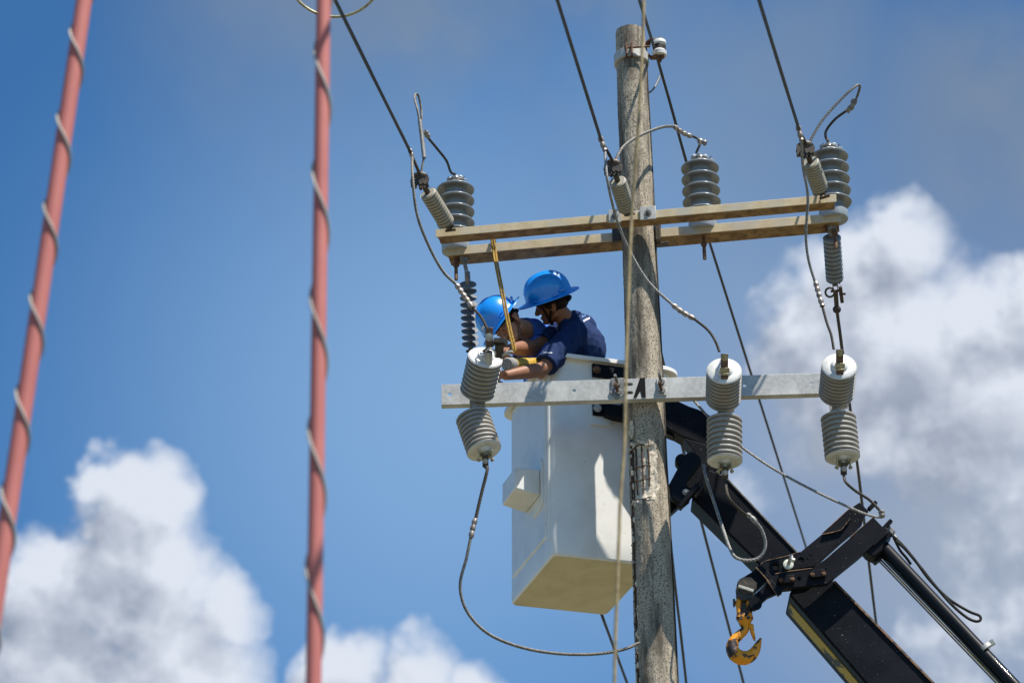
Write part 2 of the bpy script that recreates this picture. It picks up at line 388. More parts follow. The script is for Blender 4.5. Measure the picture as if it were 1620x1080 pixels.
shaft.data.materials.append(M['fresh'])
for p in shaft.data.polygons:
    c = p.center; a = math.atan2(c.y, c.x) % (2*math.pi); zz = c.z
    da = (a - math.radians(248) + math.pi) % (2*math.pi) - math.pi
    e = max(abs(da) / math.radians(50), abs((zz - (ZD0+ZD1)/2) / ((ZD1-ZD0)/2))) + .22*noise.noise(V((a*4, 0, zz*14)))
    if e < .96: p.material_index = 1
def onpole(ang, z, dr=0):
    a = math.radians(ang); r = prad(z) + dr; return V((PC.x + r*math.cos(a), 15 + r*math.sin(a), z))
for i, (ang, z0, z1) in enumerate([(211, ZD0+.03, ZD1-.03), (227, ZD0+.05, ZD1-.01), (249, ZD0+.05, ZD1-.01), (270, ZD0+.09, ZD1-.04), (199, bot.z-.2, ZD1+.05)]):
    MB().tube([onpole(ang, z0, -.007), onpole(ang+1, (z0+z1)/2, -.003), onpole(ang, z1, -.007)], .0048, 8, lobes=4, twist=90).obj('reinforcing_bar', 'rebar', pole)
for z in (ZD1-.02, (ZD0+ZD1)/2+.03, (ZD0+ZD1)/2-.045, ZD0+.02):
    q = random.uniform(-.012, .012)
    MB().tube([onpole(a, z + q*math.sin(a*.07) + random.uniform(-.004,.004), .001) for a in range(186, 284, 9)], .0032, 6).obj('stirrup', 'rebar', pole)
z = ZD0 - .06
while z > bot.z - .1:
    MB().tube([onpole(a, z + random.uniform(-.005,.005), random.uniform(-.006,.003)) for a in (183, 190, 197, 204, 211)], .0032, 6).obj('stirrup', 'rebar', pole)
    z -= random.uniform(.045, .075)
ch = MB()
for k in range(46):                       # rubble still clinging to the ragged corner
    z = random.uniform(bot.z-.1, ZD1+.1); ch.ball(onpole(random.uniform(184, 214), z, random.uniform(-.014, .0)), (random.uniform(.005,.014), random.uniform(.005,.014), random.uniform(.008,.025)), n=7, m=5)
for k in range(26):
    ch.ball(onpole(random.uniform(205, 290), random.choice((ZD0, ZD1)) + random.uniform(-.02,.02), -.004), (random.uniform(.006,.018), .008, random.uniform(.006,.014)), n=7, m=5)
o = ch.obj('concrete_chips', 'fresh', pole, sharp=20); o['kind'] = 'stuff'
b = MB(); b.plate([onpole(a, ZD1+.10+dz, .001) for a, dz in ((208,.05),(222,.055),(227,0),(222,-.05),(212,-.06),(206,-.02))], V((-.004,-.014,0))); b.obj('loose_slab', 'fresh', pole, sharp=20)
# band clamp at the top with its pinch bolts
zb = P(990, 82, 14.9).z
bd = MB(); r = prad(zb) + .004; bd.lathe((PC.x, 15, zb-.032), UP, [(0, r), (0, r+.012), (.064, r+.012), (.064, r)], 48)
bd.obj('band_clamp', 'galv', pole, bevel=.002)
e = MB(); q = onpole(262, zb, .028); e.box(q + V((-.018,0,0)), (.01,.05,.085)); e.box(q + V((.016,0,0)), (.01,.05,.085)); e.obj('clamp_ear', 'rust', pole, bevel=.002)
e = MB(); e.cyl(q + V((-.03,-.005,.012)), q + V((.13,-.005,.02)), .007); e.obj('clamp_bolt', 'rust', pole)
# ground wire down the right edge
gp = [onpole(352 - 8*math.sin(i*1.1), ZT - .1 - i*.22, .004) for i in range(18)] + [onpole(350, 1.0, .004)]
MB().tube(cat(gp, 4), .0045, 8).obj('ground_wire', 'wire', pole)

# spool insulator rack
sp = P(1043, 77, 14.97)
rack = thing('spool_rack', sp, 'white spool insulator in a rusty bent bracket at the pole top', 'insulator bracket')
for s_ in (1, -1):
    a = onpole(352, sp.z + s_*.046, .01)
    pts = cat([a + V((0,0,-s_*.02)), a + V((.012,-.01,s_*.012)), a + V((.035,-.012,s_*.02)), sp + V((-.01,0,s_*.062)), sp + V((.028,0,s_*.062))], 5)
    m_ = MB()
    for i in range(len(pts)-1): m_.bar(pts[i], pts[i+1] + (pts[i+1]-pts[i])*.15, .036, .011, V((0,.05,1)))
    m_.obj('strap_arm', 'rust', rack, bevel=.002)
m_ = MB(); m_.cyl(sp + V((0,0,-.10)), sp + V((0,0,.08)), .009); m_.cyl(sp + V((0,0,-.085)), sp + V((0,0,-.07)), .017, 6); m_.obj('through_bolt', 'rust', rack)
m_ = MB(); m_.lathe(sp + V((0,0,-.055)), UP, [(0,.034),(.002,.043),(.026,.046),(.034,.040),(.045,.033),(.064,.033),(.075,.040),(.084,.046),(.106,.043),(.11,.034)], 28)
m_.obj('spool', 'polyc', rack)
m_ = MB()
for k in range(4): m_.tube([sp + V((.037*math.cos(a*.3), .037*math.sin(a*.3), -.012 + k*.008 + .004*math.sin(a))) for a in range(22)], .0035, 6)
m_.obj('tie_wire', 'wire', rack)

# ------------------------------------------------------------------ crossarms
ZA = P(1000, 347, 14.84).z
A0, A1 = Pz(689, 369, ZA), Pz(1323, 313, ZA)
ZR = ZA
YR = .34
ax = (A1 - A0).normalized(); ay = V((-ax.y, ax.x, 0))
if ay.y < 0: ay = -ay
def arm(a, b, label, h=.052, dp=.085):
    t = thing('upper_crossarm', (a+b)/2, label, 'crossarm', 'pair of upper crossarms')
    mid = (a+b)/2; Ln = (b-a).length
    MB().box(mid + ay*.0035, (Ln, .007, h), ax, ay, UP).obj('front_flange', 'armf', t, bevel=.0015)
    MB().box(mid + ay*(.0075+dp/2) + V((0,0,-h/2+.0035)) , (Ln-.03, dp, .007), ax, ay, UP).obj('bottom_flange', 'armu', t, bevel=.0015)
    return t
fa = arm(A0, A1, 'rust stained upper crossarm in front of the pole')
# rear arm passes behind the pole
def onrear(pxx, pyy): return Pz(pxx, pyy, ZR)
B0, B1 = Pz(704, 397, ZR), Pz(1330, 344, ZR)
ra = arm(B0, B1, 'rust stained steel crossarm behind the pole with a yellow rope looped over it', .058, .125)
print('ARM', A0, A1, B0, B1, 'roll', math.degrees(lo))
def armpt(a, b, pxx, pyy):                 # point on the arm's face line nearest to the pixel
    best = None
    for i in range(401):
        q = a + (b-a)*i/400; d = q - C0; x = 810 + FPX * d.dot(CR)/d.dot(FW)
        if best is None or abs(x-pxx) < best[0]: best = (abs(x-pxx), q)
    return best[1]
def boltat(q, parent, r=.012, l=.03, m='steel', d=None, nm='bolt'):
    d = (-ay if d is None else d)
    b = MB(); b.lathe(q - d*.002, d, [(0, r*1.7), (.004, r*1.7), (.0041, r*.2)], 16); b.lathe(q + d*.003, d, [(0, r), (.01, r), (.0102, r*.6), (l, r*.6)], 6)
    return b.obj(nm, m, parent, sharp=30)
# gusset clamps on the front arm by the pole
for pxx, w_ in ((973, .075), (1025, .095)):
    q = armpt(A0, A1, pxx, 343)
    MB().box(q - ay*.006 + V((0,0,.006)), (w_, .010, .088), ax, ay, UP).obj('clamp_plate', 'galv', fa, bevel=.002)
    boltat(q - ay*.012 + V((0,0,.004)), fa, .013, .035, 'steel')
m_ = MB()
m_.box(armpt(A0, A1, 1000, 343) + V((0,.02,.03)), (.16,.03,.012), ax, ay, UP); m_.obj('saddle_strap', 'galv', fa, bevel=.002)
m_ = MB(); q = armpt(B0, B1, 1042, 370); m_.box(q + V((-.005,-.02,-.01)), (.028,.10,.15), ax, ay, UP); m_.box(q + V((.02,-.01,-.085)), (.07,.05,.012), ax, ay, UP); m_.obj('pole_bracket', 'darkm', ra, bevel=.002)
m_ = MB(); q = armpt(B0, B1, 976, 370); m_.box(q + V((0,-.01,0)), (.05,.03,.09), ax, ay, UP); m_.obj('pole_bracket', 'darkm', ra, bevel=.002)
for pxx in (706+20, 1308): boltat(armpt(B0, B1, pxx, 350) + V((0,.05,-.037)), ra, .011, .02, 'rust', -UP)

# grey lower crossarm: a channel with punched holes, in front of the pole
G0, G1 = P(698, 624, 14.83), P(1300, 606, 14.83)
ZG = (G0.z + G1.z)/2
G0 = Pz(698, 624, ZG); G1 = Pz(1300, 606, ZG)
gx = (G1-G0).normalized(); gy = V((-gx.y, gx.x, 0)).normalized()
print('GREY', G0, G1)
GC = (G0+G1)/2
ga = thing('lower_crossarm', GC, 'pale galvanised channel crossarm with punched holes, running in front of the bucket', 'crossarm')
HH = .066
def gpt(pxx, dz=0): q = armpt(G0, G1, pxx, 0); return V((q.x, q.y, ZG + dz))
def ghole(q, r, n=12): return [q + gx*r*math.cos(2*math.pi*k/n) + UP*r*math.sin(2*math.pi*k/n) for k in range(n)]
def gslot(q, w_, r):
    o = []
    for k in range(13):
        a = -math.pi/2 + math.pi*k/12; o.append(q + gx*(w_/2 + r*math.cos(a)) + UP*r*math.sin(a))
    for k in range(13):
        a = math.pi/2 + math.pi*k/12; o.append(q + gx*(-w_/2 + r*math.cos(a)) + UP*r*math.sin(a))
    return o
holes = [ghole(gpt(711), .011), ghole(gpt(857), .011), ghole(gpt(908), .010), ghole(gpt(1178), .010), ghole(gpt(1283), .010),
         gslot(gpt(993, .030), .045, .010), gslot(gpt(993, -.024), .045, .010)]
MB().plate([G0+UP*(-HH), G1+UP*(-HH), G1+UP*HH, G0+UP*HH], gy*.006, holes).obj('web', 'galv', ga, bevel=.0012)
for s_ in (1, -1): MB().box(GC + gy*.030 + UP*s_*(HH-.003), ((G1-G0).length, .046, .006), gx, gy, UP).obj('flange', 'galv', ga, bevel=.0015)
mk = lambda pts: [Pz(x, y, ZG) for x, y in pts]
def onweb(x, y):                           # pixel to the plane of the web
    d = ray(x, y, FR); n_ = gy; k = (G0 - C0).dot(n_)/d.dot(n_); return C0 + d*k - gy*.0025
MB().plate([onweb(x, y) for x, y in ((1012.4,598),(1020.4,597.6),(1021.8,628.5),(1015.6,628.7),(1013,617.7),(1007.2,628.5),(1002,628.7))], gy*.002).obj('dark_mark', 'strapm', ga)  # thin black plate with an angular outline on the web face
# threaded rods and washers through the grey arm
for pxx, mm in ((978, 1), (1046, 0)):
    for k, dz in enumerate((.033, -.022)):
        q = gpt(pxx, dz) - gy*.002
        b = MB(); b.box(q - gy*.003, (.055, .008, .055), gx, gy, UP) if not mm else b.box(q - gy*.004, (.075, .010, .07), (gx + UP*(.0 if k == 0 else .75)).normalized(), gy, (UP - gx*(.0 if k == 0 else .75)).normalized())
        b.obj('square_washer', 'steel' if mm else 'galv', ga, bevel=.002)
        b = MB(); b.lathe(q - gy*.006, -gy, [(0, .020), (.016, .020)], 6); b.obj('nut', 'steel', ga, bevel=.001)
        b = MB(); b.lathe(q, (-gy + UP*.06 - gx*.14), [(0, .0085)] + sum([[(.01+.006*i, .0092), (.013+.006*i, .0078)] for i in range(17)], []), 10); b.obj('threaded_rod', 'rust' if k else 'steel', ga)
b = MB(); b.box(gpt(978, .004) - gy*.001, (.062, .006, .125), gx, gy, UP); b.obj('backing_plate', 'galv', ga, bevel=.002)

# ------------------------------------------------------------------ post insulators
def post_insulator():
    t = bpy.data.objects.new('post_insulator', None); C.objects.link(t); t.empty_display_size = .1
    R, rc, sp_, z0 = .117, .070, .079, .115
    cb = MB(); pr = [(0, .072), (.004, .078), (.05, .078), (.06, .070)]
    for k in range(5):
        zz = z0 + k*sp_; pr += [(zz-.02, rc), (zz+.02, rc-.002)]
    pr += [(z0+4*sp_+.03, .05), (z0+4*sp_+.042, .034), (z0+4*sp_+.06, .034), (z0+4*sp_+.066, .040), (z0+4*sp_+.078, .036), (z0+4*sp_+.082, .01)]
    core = cb.lathe((0,0,0), UP, pr, 40).obj('core', 'porc', t, sharp=60)
    b0 = MB().lathe((0,0,-.006), UP, [(0,.070),(0,.084),(.006,.087),(.052,.087),(.056,.082),(.056,.06)], 40).obj('base_ring', 'porcl', t)
    sh = MB().lathe((0,0,0), UP, [(.024, rc-.004), (.020, rc+.012), (.010, R-.016), (.005, R-.004), (.0, R), (-.006, R-.001), (-.009, R-.006), (-.006, R-.018), (.002, rc+.014), (.0, rc+.003), (-.003, rc-.004)], 48)
    first = None
    for k in range(5):
        if first is None: first = sh.obj('shed', 'porc', t, sharp=70); s_ = first
        else: s_ = first.copy(); C.objects.link(s_)
        s_.location = (0, 0, z0 + k*sp_)
    zt = z0 + 4*sp_ + .05
    for s_ in (1, -1):
        MB().ball((s_*.034, 0, zt+.026), (.02,.03,.019)).obj('top_knob', 'porcl', t)
    tw = MB()
    for k in range(4): tw.tube([V(((.037+.006*math.sin(k+a))*math.cos(a*.3), (.037+.005*math.cos(k))*math.sin(a*.3), zt-.008 + k*.008 + .006*math.sin(a*.55+k))) for a in range(22)], .0032, 6)
    tw.tube(cat([(-.05,-.03,zt),(0,-.045,zt+.02),(.05,-.03,zt+.004),(.085,-.02,zt-.004)]), .003, 6)
    tw.tube(cat([(-.045,.0,zt+.01),(0,-.01,zt+.05),(.045,.0,zt+.012),(.07,-.05,zt+.01)]), .003, 6)
    tw.obj('tie_wire', 'steel', t)
    MB().cyl((0,0,-.20), (0,0,0), .011).obj('mounting_stud', 'rust', t)
    MB().lathe((0,0,-.105), UP, [(0,.02),(.015,.02)], 6).obj('stud_nut', 'rust', t)
    return t
PI_G = 'tall grey post insulators standing on the upper crossarms'
pin = post_insulator()
pins = []
for k, (xx, lab) in enumerate(((720, 'grey post insulator at the left end of the crossarms above the workers'),
                               (1112, 'grey post insulator standing alone between the pole and the right crossarm end'),
                               (1319, 'grey post insulator at the right end of the upper crossarms'))):
    t = pin if k == 0 else copy_tree(pin)
    q = armpt(B0, B1, xx, 0) + ay*.045; t.location = V((q.x, q.y, ZR + .018)); t.rotation_euler = (0, 0, random.uniform(-.3,.3))
    tag(t, lab, 'insulator', PI_G); pins.append(t)

# ------------------------------------------------------------------ strain insulators
def ribbed(n, L_, r, rin, fin=.55):
    pr = [(0, .012), (.0, r*.80), (.006, r*.97)]; st = L_/n
    for k in range(n):
        s0 = k*st; pr += [(s0+.004, r), (s0+st*fin, r), (s0+st*(fin+.12), r*.97), (s0+st*(fin+.16), rin), (s0+st*.98, rin), (s0+st, r*.98)]
    pr += [(L_+.004, r*.9), (L_+.012, r*.45), (L_+.014, .01)]
    return pr
def link(m_, a, b, w_=.012):               # a small clevis link
    d = (b-a).normalized(); u, v_ = perp(d)
    for s_ in (1, -1): m_.bar(a + u*s_*.014, b + u*s_*.014, .022, .006, u)
    m_.cyl(a - u*.03, a + u*.032, .008); m_.cyl(b - u*.03, b + u*.034, .008); m_.lathe(a + u*.022, u, [(0,.013),(.01,.013)], 6)
SG = 'strain insulators that end the line wires on the near side of the crossarms'
def front_strain(tp, bt, hook, label):
    a, b = tp, bt; t = thing('strain_insulator', (a+b)/2, label, 'insulator', SG)
    d = b-a; MB().lathe(a, d, ribbed(11, d.length, .052, .040, .62), 32).obj('ribbed_body', 'strain', t, sharp=30)
    dn = d.normalized(); m_ = MB(); m_.cyl(b, b + dn*.045, .018); link(m_, b + dn*.03, hook); m_.obj('rear_clevis', 'darkm', t)
    m_ = MB(); m_.cyl(a + dn*.01, a - dn*.05, .017); link(m_, a - dn*.045, a - dn*.09 + UP*.01); m_.obj('front_clevis', 'darkm', t)
    c = a - dn*.10 + UP*.02; m_ = MB()
    m_.ball(c, (.05,.035,.016), CR, FW.cross(CR), -FW, 16, 8); m_.bar(c + V((-.055,0,-.012)), c + V((.05,0,-.03)), .045, .022)
    for s_ in (-1, 0, 1): m_.cyl(c + CR*s_*.026 + UP*.0, c + CR*s_*.026 - UP*.075, .008); m_.lathe(c + CR*s_*.026 - UP*.055, UP, [(0,.014),(.012,.014)], 6)
    m_.box(c + CR*-.04 - UP*.045, (.03,.03,.04)); m_.obj('wire_clamp', 'darkm', t, bevel=.001)
    return c
YI = 14.45
def strain_at(x0, y0, x1, y1, hx, lab, ya=14.5):
    b = armpt(A0, A1, hx, 0) + V((0,-.02,0))
    yb = b.y - .06
    return front_strain(P(x0, y0, yb-.19), P(x1, y1, yb), b, lab)
c1 = strain_at(677, 305, 706, 352, 713, 'tan ribbed strain insulator at the left end of the crossarms')
c2 = strain_at(977, 286, 991, 330, 996, 'tan ribbed strain insulator leaning against the concrete pole above the crossarm')
c3 = strain_at(1282, 256, 1297, 298, 1303, 'tan ribbed strain insulator overlapping the post insulator at the right end of the crossarms')

def hanging(kind, x0, y0, x1, y1, face, label, armx):
    b = armpt(B0, B1, armx, 0) + ay*.06 + V((0,0,-.05))
    L_ = S(math.hypot(x1-x0, y1-y0), 15.3)/math.sqrt(1-face*face); d = axis(x1-x0, y1-y0, -face)
    a = P(x0, y0, b.y + .05); e = a + d*L_
    t = thing('hanging_strain_insulator', (a+e)/2, label, 'insulator')
    if kind == 'disc':
        MB().cyl(a, e, .014).obj('core_rod', 'disc', t); first = None; n = 10
        for k in range(n):
            q = a + d*(L_*(k+.3)/n)
            MB().lathe(q, d, [(-.006,.016),(-.004,.03),(-.0015,.052),(.001,.053),(.003,.050),(.008,.02),(.008,.01)], 28).obj('disc', 'disc', t, sharp=60)
    else:
        MB().lathe(a, d, ribbed(10, L_, .054, .042, .62), 32).obj('ribbed_body', 'straing', t, sharp=30)
    m_ = MB(); link(m_, b, a - d*.05, .02); m_.cyl(a - d*.07, a + d*.01, .017); m_.box(b + V((0,0,.02)), (.05,.06,.05)); m_.obj('shackle', 'steel', t, bevel=.001)
    m_ = MB(); link(m_, e + d*.02, e + d*.08); m_.cyl(e, e + d*.04, .016)
    if kind != 'disc':
        m_.tube([e + d*.09 + CR*(-.035+.028*math.cos(k*.5)) + CU*.028*math.sin(k*.5) for k in range(14)], .007, 8)
        m_.bar(e + d*.05 + CR*.03, e + d*.16 + CR*.035, .02, .02, FW); m_.cyl(e + d*.08, e + d*.22, .014); m_.ball(e + d*.21, .026); m_.cyl(e + d*.10 + CR*.02, e + d*.10 + CR*.06, .008)
    m_.obj('end_clevis', 'darkm', t, bevel=.001)
    return e, d
e1, dd1 = hanging('disc', 740, 447, 744, 552, .44, 'string of thin grey discs hanging from the rear crossarm beside the left worker', 731)
e3, dd3 = hanging('rib', 1316, 375, 1325, 441, .50, 'slate grey ribbed insulator hanging below the right end of the rear crossarm', 1314)

# ------------------------------------------------------------------ fuse cutouts on the grey arm
FG = 'double ribbed insulator switches mounted on the grey crossarm'
def cutout(x0, y0, x1, y1, f1, x2, y2, x3, y3, f2, Y, label, open_=False):
    """upper barrel from base (x1,y1) to cap (x0,y0); lower from its top (x2,y2) to bottom cap (x3,y3)"""
    ub = P(x1, y1, Y); u = axis(x0-x1, y0-y1, f1); L1 = S(math.hypot(x0-x1, y0-y1), Y)/math.sqrt(1-f1*f1)
    lb = P(x2, y2, Y); d = axis(x3-x2, y3-y2, f2); L2 = S(math.hypot(x3-x2, y3-y2), Y)/math.sqrt(1-f2*f2)
    t = thing('fuse_cutout', (ub+lb)/2, label, 'fuse switch', FG)
    def barrel(o_, d_, L_, nm):
        n = 8; st = L_/n; R = .102; pr = [(0,.03),(0,R*.80),(.004,R*.90)]
        for k in range(n):
            s0 = k*st; pr += [(s0+st*.12, R*.99), (s0+st*.3, R), (s0+st*.46, R*.985), (s0+st*.55, R*.82), (s0+st*.84, R*.79), (s0+st*.97, R*.88)]
        pr = pr[:-2] + [(L_-.004, R*.99), (L_, R*.985)]
        b = MB().lathe(o_, d_, pr, 44).obj(nm, 'poly', t, sharp=60)
        c = MB().lathe(o_ + d_*(L_-.006), d_, [(0,R*.97),(.008,R*.955),(.012,R*.92),(.013,R*.5),(.017,R*.48),(.030,R*.40),(.033,R*.3),(.034,.005)], 44)
        c.obj('end_cap', 'polyc', b, sharp=50)
        return o_ + d_*(L_+.02)
    ue = barrel(ub, u, L1, 'upper_insulator'); le = barrel(lb, d, L2, 'lower_insulator')
    m_ = MB(); mid = (ub + lb)/2; m_.cyl(ub + u*.01, lb + d*.01, .021); m_.bar(mid + V((-.03,.0,.0)), mid + V((.045,0,.0)), .035, .04); m_.lathe(mid + V((.045,0,0)), RT, [(0,.018),(.014,.018)], 12)
    m_.bar(mid + V((0,.0,0)), V((mid.x, G0.y - .005, mid.z + .04)), .04, .012, UP); m_.bar(V((mid.x, G0.y-.008, mid.z)), V((mid.x, G0.y-.008, ZG+.05)), .05, .010, BACK)
    m_.obj('mounting_bracket', 'poly', t, bevel=.002)
    # upper contact
    if not open_:
        m_ = MB(); a = ue + CU*.085 - FW*.02; b = ue - CU*.085 - FW*.03
        m_.bar(a, ue - FW*.012, .042, .008, FW); m_.bar(ue - FW*.02, b, .040, .018, FW); m_.obj('contact_strap', 'copper', t, bevel=.002)
        m_ = MB(); m_.bar(ue - FW*.03 + CU*-.006 - CR*.028, ue - FW*.03 - CU*.006 + CR*.028, .026, .020, FW); m_.bar(ue - FW*.05 - CU*.03 - CR*.02, ue - FW*.05 - CU*.03 + CR*.02, .012, .012, FW); m_.obj('contact_clip', 'brass', t, bevel=.002)
        boltat(a - FW*.008 - CU*.02, t, .012, .014, 'brass', -FW, 'contact_bolt'); tipu = a
    else:
        m_ = MB(); a = P(774, 518, ue.y-.06); m_.bar(a, P(774, 549, ue.y-.02), .044, .010, FW); m_.obj('contact_strap', 'copper', t, bevel=.002)
        boltat(P(774, 533, ue.y-.065), t, .014, .014, 'galv', -FW, 'contact_bolt')
        m_ = MB(); q = [P(766, 556, ue.y-.05), P(784, 541, ue.y-.10), P(800, 541, ue.y-.13)]
        m_.bar(q[0], q[1], .022, .05, FW); m_.bar(q[1] - CR*.002, q[2] + CR*.002, .030, .05, (CU*.5-FW).normalized()); m_.bar(P(790,545,ue.y-.1), P(790,566,ue.y-.06), .05, .03, FW)
        m_.obj('open_contact_hood', 'darkm', t, bevel=.002)
        m_ = MB(); m_.tube(cat([P(792,567,ue.y-.06), P(797,561,ue.y-.08), P(803,557,ue.y-.1), P(811,556,ue.y-.11)]), [.008]*24+[.004], 8); m_.obj('pull_horn', 'galv', t)
        m_ = MB(); m_.cyl(P(772,578,ue.y-.0), P(772,556,ue.y-.06), .026); m_.tube(cat([P(768,556,ue.y-.08), P(776,551,ue.y-.11), P(783,557,ue.y-.1), P(783,564,ue.y-.08)]), .006, 8)
        m_.tube(cat([P(757,554,ue.y-.03), P(759,562,ue.y-.05), P(768,563,ue.y-.07)]), .005, 8); m_.obj('contact_post', 'galv', t, bevel=.001); tipu = a
    # lower hinge casting
    hd = -d if False else d
    m_ = MB(); q = le + hd*.01
    m_.cyl(le - hd*.02, le + hd*.03, .030); m_.bar(q - CR*.040 - CU*.004, q + CR*.040 - CU*.004, .014, .034, FW); m_.obj('hinge_casting', 'brass', t, bevel=.002)
    for s_ in (-1, 1):
        m_ = MB(); m_.bar(q + CR*s_*.038 + CU*.022 - FW*.03, q + CR*s_*.036 - CU*.040 - FW*.035, .026, .009, CR); m_.bar(q + CR*s_*.044 + CU*.020 - FW*.03, q + CR*s_*.022 + CU*.020 - FW*.03, .012, .02, FW); m_.cyl(q + CR*s_*.028 - CU*.028 - FW*.03, q + CR*s_*.05 - CU*.028 - FW*.03, .007); m_.obj('hinge_prong', 'brass', t, bevel=.0015)
    m_ = MB(); m_.bar(q - CU*.0 - FW*.035, q - CU*.07 - FW*.03, .034, .025, FW); m_.obj('terminal_block', 'darkm', t, bevel=.002)
    boltat(q - CU*.035 - FW*.05, t, .009, .012, 'galv', -FW, 'terminal_bolt')
    return tipu, q - CU*.07 - FW*.03
u1, l1 = cutout(768, 566, 755, 620, .55, 748, 660, 766, 710, .58, 14.70, 'open ribbed fuse switch at the left end, being handled by the workers', True)
u2, l2 = cutout(1142, 587, 1144, 631, .74, 1146, 664, 1144, 727, .47, 14.70, 'ribbed fuse switch just right of the pole, in front of the boom')
u3, l3 = cutout(1322, 580, 1323, 623, .74, 1326, 660, 1329, 721, .47, 14.70, 'ribbed fuse switch at the right end of the grey crossarm against the white cloud')

# ------------------------------------------------------------------ line wires
def wire(name, pts, r, m, label, category='wire', lobes=0, twist=0, smooth=6, group=None, amp=.16, n=None):
    p = px(pts) if not isinstance(pts[0], Vector) else pts
    if smooth: p = cat(p, smooth)
    if lobes:                              # resample finely so the twist of the strands shows
        q = [p[0]]; step = 2*math.pi/(abs(twist)*5)
        for a, b in zip(p, p[1:]):
            k = max(1, int((b-a).length/step)); q += [a + (b-a)*(i+1)/k for i in range(k)]
        p = q
    o = MB().tube(p, r, n or (12 if lobes else 10), lobes, twist, amp).obj(name, m, base=p[0], sharp=60)
    return tag(o, label, category, group)
def ext(a, b, k): return b + (b-a)*k
YC = c1.y
LG = 'line wires coming down to the near side of the crossarms'
for (x0, x1, y1, c, lab) in ((529, 648, 238, c1, 'dark line wire slanting from the top edge to the left end insulator'),
                             (881, 951, 222, c2, 'dark line wire running down to the insulator beside the concrete pole'),
                             (1200, 1264, 205, c3, 'dark line wire running down to the right end insulator')):
    b = P(x1, y1, c.y-.12); a = P(x0, -2, 11.2); e = c + V((.0,-.02,.005))
    far = a + (a-b)*2.5
    wire('line_wire', [far, a, b, e], .0085, 'wire', lab, lobes=5, twist=75, smooth=0, group=LG, n=12)
# neutral wire past the spool, over the back
n0 = P(1011, -2, 12.2); n1 = sp + V((-.036,-.03,-.0)); n1b = sp + V((-.022,-.015,-.05))
nf = P(1274, 862, 23)
wire('neutral_wire', [n0 + (n0-n1)*2.5, n0, n1, n1b, n1b*.5 + P(1062,170,15.6)*.5, P(1083, 246, 16.0), P(1121, 378, 17), P(1200, 628, 20), nf, nf + (nf-P(1200,628,20))*2], .0085, 'wire', 'dark neutral wire tied to the white spool, passing behind the crossarms', lobes=5, twist=60, smooth=0)
RG = 'line wires leading away behind the pole'
def away(pts, lab): wire('rear_line_wire', pts, .0095, 'wire', lab, lobes=5, twist=60, smooth=0, group=RG)
q = P(993, 1082, 21); s_ = e1 + dd1*.1; away([s_, P(832, 632, 16.9), P(955, 980, 19), q, q + (q-P(955,980,19))*6], 'dark wire emerging from under the white bucket at the bottom of the picture')
q = P(1177, 1082, 22); away([P(1046, 560, 16.0), P(1078, 700, 17.5), P(1112, 835, 19), q, q + (q-P(1112,835,19))*4], 'dark wire seen between the pole and the boom, passing behind the crane hook')
q = P(1386, 985, 21); away([e3 + dd3*.2, P(1331, 545, 15.9), P(1345, 645, 17), P(1360, 765, 18.5), q, q + (q-P(1360,765,18.5))*4], 'dark wire dropping behind the far right fuse switch and the boom bracket')
q = P(1086, 1082, 21); away([P(1040, 640, 15.4), P(1058, 830, 17.5), P(1068, 925, 19), q, q + (q-P(1068,925,19))*4], 'thin dark wire close along the right side of the concrete pole')

# ------------------------------------------------------------------ jumpers
JG = 'jumper wires between the insulators and switches'
def sleeve(nm, pts, r, lab, m='sleeve'):
    p = px(pts); n = 14; q = [p[0] + (p[-1]-p[0])*i/n for i in range(n+1)] if len(p) == 2 else cat(p, 5)
    o = MB().tube(q, [r*(1 if i % 3 else .72) for i in range(len(q))], 10).obj(nm, m, base=q[0], sharp=25); return o
def jumper(segs, label, group=JG):
    """segs: (name, points, radius, material, lobes); all parts of one jumper"""
    t = thing('jumper_wire', px([segs[0][1][0]])[0] if not isinstance(segs[0][1][0], Vector) else segs[0][1][0], label, 'jumper wire', group)
    for nm, pts, r, m, lb in segs:
        p = px(pts) if not isinstance(pts[0], Vector) else list(pts)
        p = cat(p, 8)
        if nm.startswith('crimp'):
            ln = sum((b-a).length for a, b in zip(p, p[1:])); k = max(6, int(ln/.012)); q = []
            for i in range(k+1):
                f = i/k*(len(p)-1); j = min(int(f), len(p)-2); q.append(p[j].lerp(p[j+1], f-j))
            MB().tube(q, [r*(1 if i % 3 else .7) for i in range(k+1)], 10).obj(nm, m, t, sharp=25); continue
        if lb:
            MB().strands(p, r*.86, 5, .10).obj(nm, m, t, sharp=80)
        else: MB().tube(p, r, 10).obj(nm, m, t, sharp=60)
    return t
y1_ = c1.y - .1
jumper([('crimp_sleeve', [(648,236,y1_),(652,248,y1_)], .014, 'sleeve', 0),
        ('strand', [(652,247,y1_),(653,285,14.45),(660,340,14.48),(678,388,14.55),(700,428,14.6),(722,450,14.62)], .0105, 'alud', 4),
        ('crimp_sleeve', [(722,450,14.62),(735,469,14.62),(748,487,14.6)], .017, 'sleeve', 0),
        ('dark_tail', [(748,487,14.6),(760,500,14.58),(768,514,14.56),(773,530,14.56)], .0095, 'wire', 4)],
       'jumper wire curving down from the left line wire to the open switch')
jumper([('crimp_sleeve', [(949,216,c2.y-.12),(957,238,c2.y-.1)], .017, 'sleeve', 0),
        ('strand', [(957,238,c2.y-.1),(961,285,14.3),(975,345,14.45),(995,395,14.55),(1025,445,14.6),(1065,483,14.62)], .0100, 'alu', 4),
        ('crimp_sleeve', [(1064,482,14.62),(1080,494,14.62),(1098,504,14.61)], .016, 'sleeve', 0),
        ('dark_tail', [(1098,504,14.6),(1120,522,14.58),(1132,540,14.56),(1138,556,14.55)], .0095, 'wire', 4)],
       'jumper wire crossing in front of the concrete pole down to the middle fuse switch')
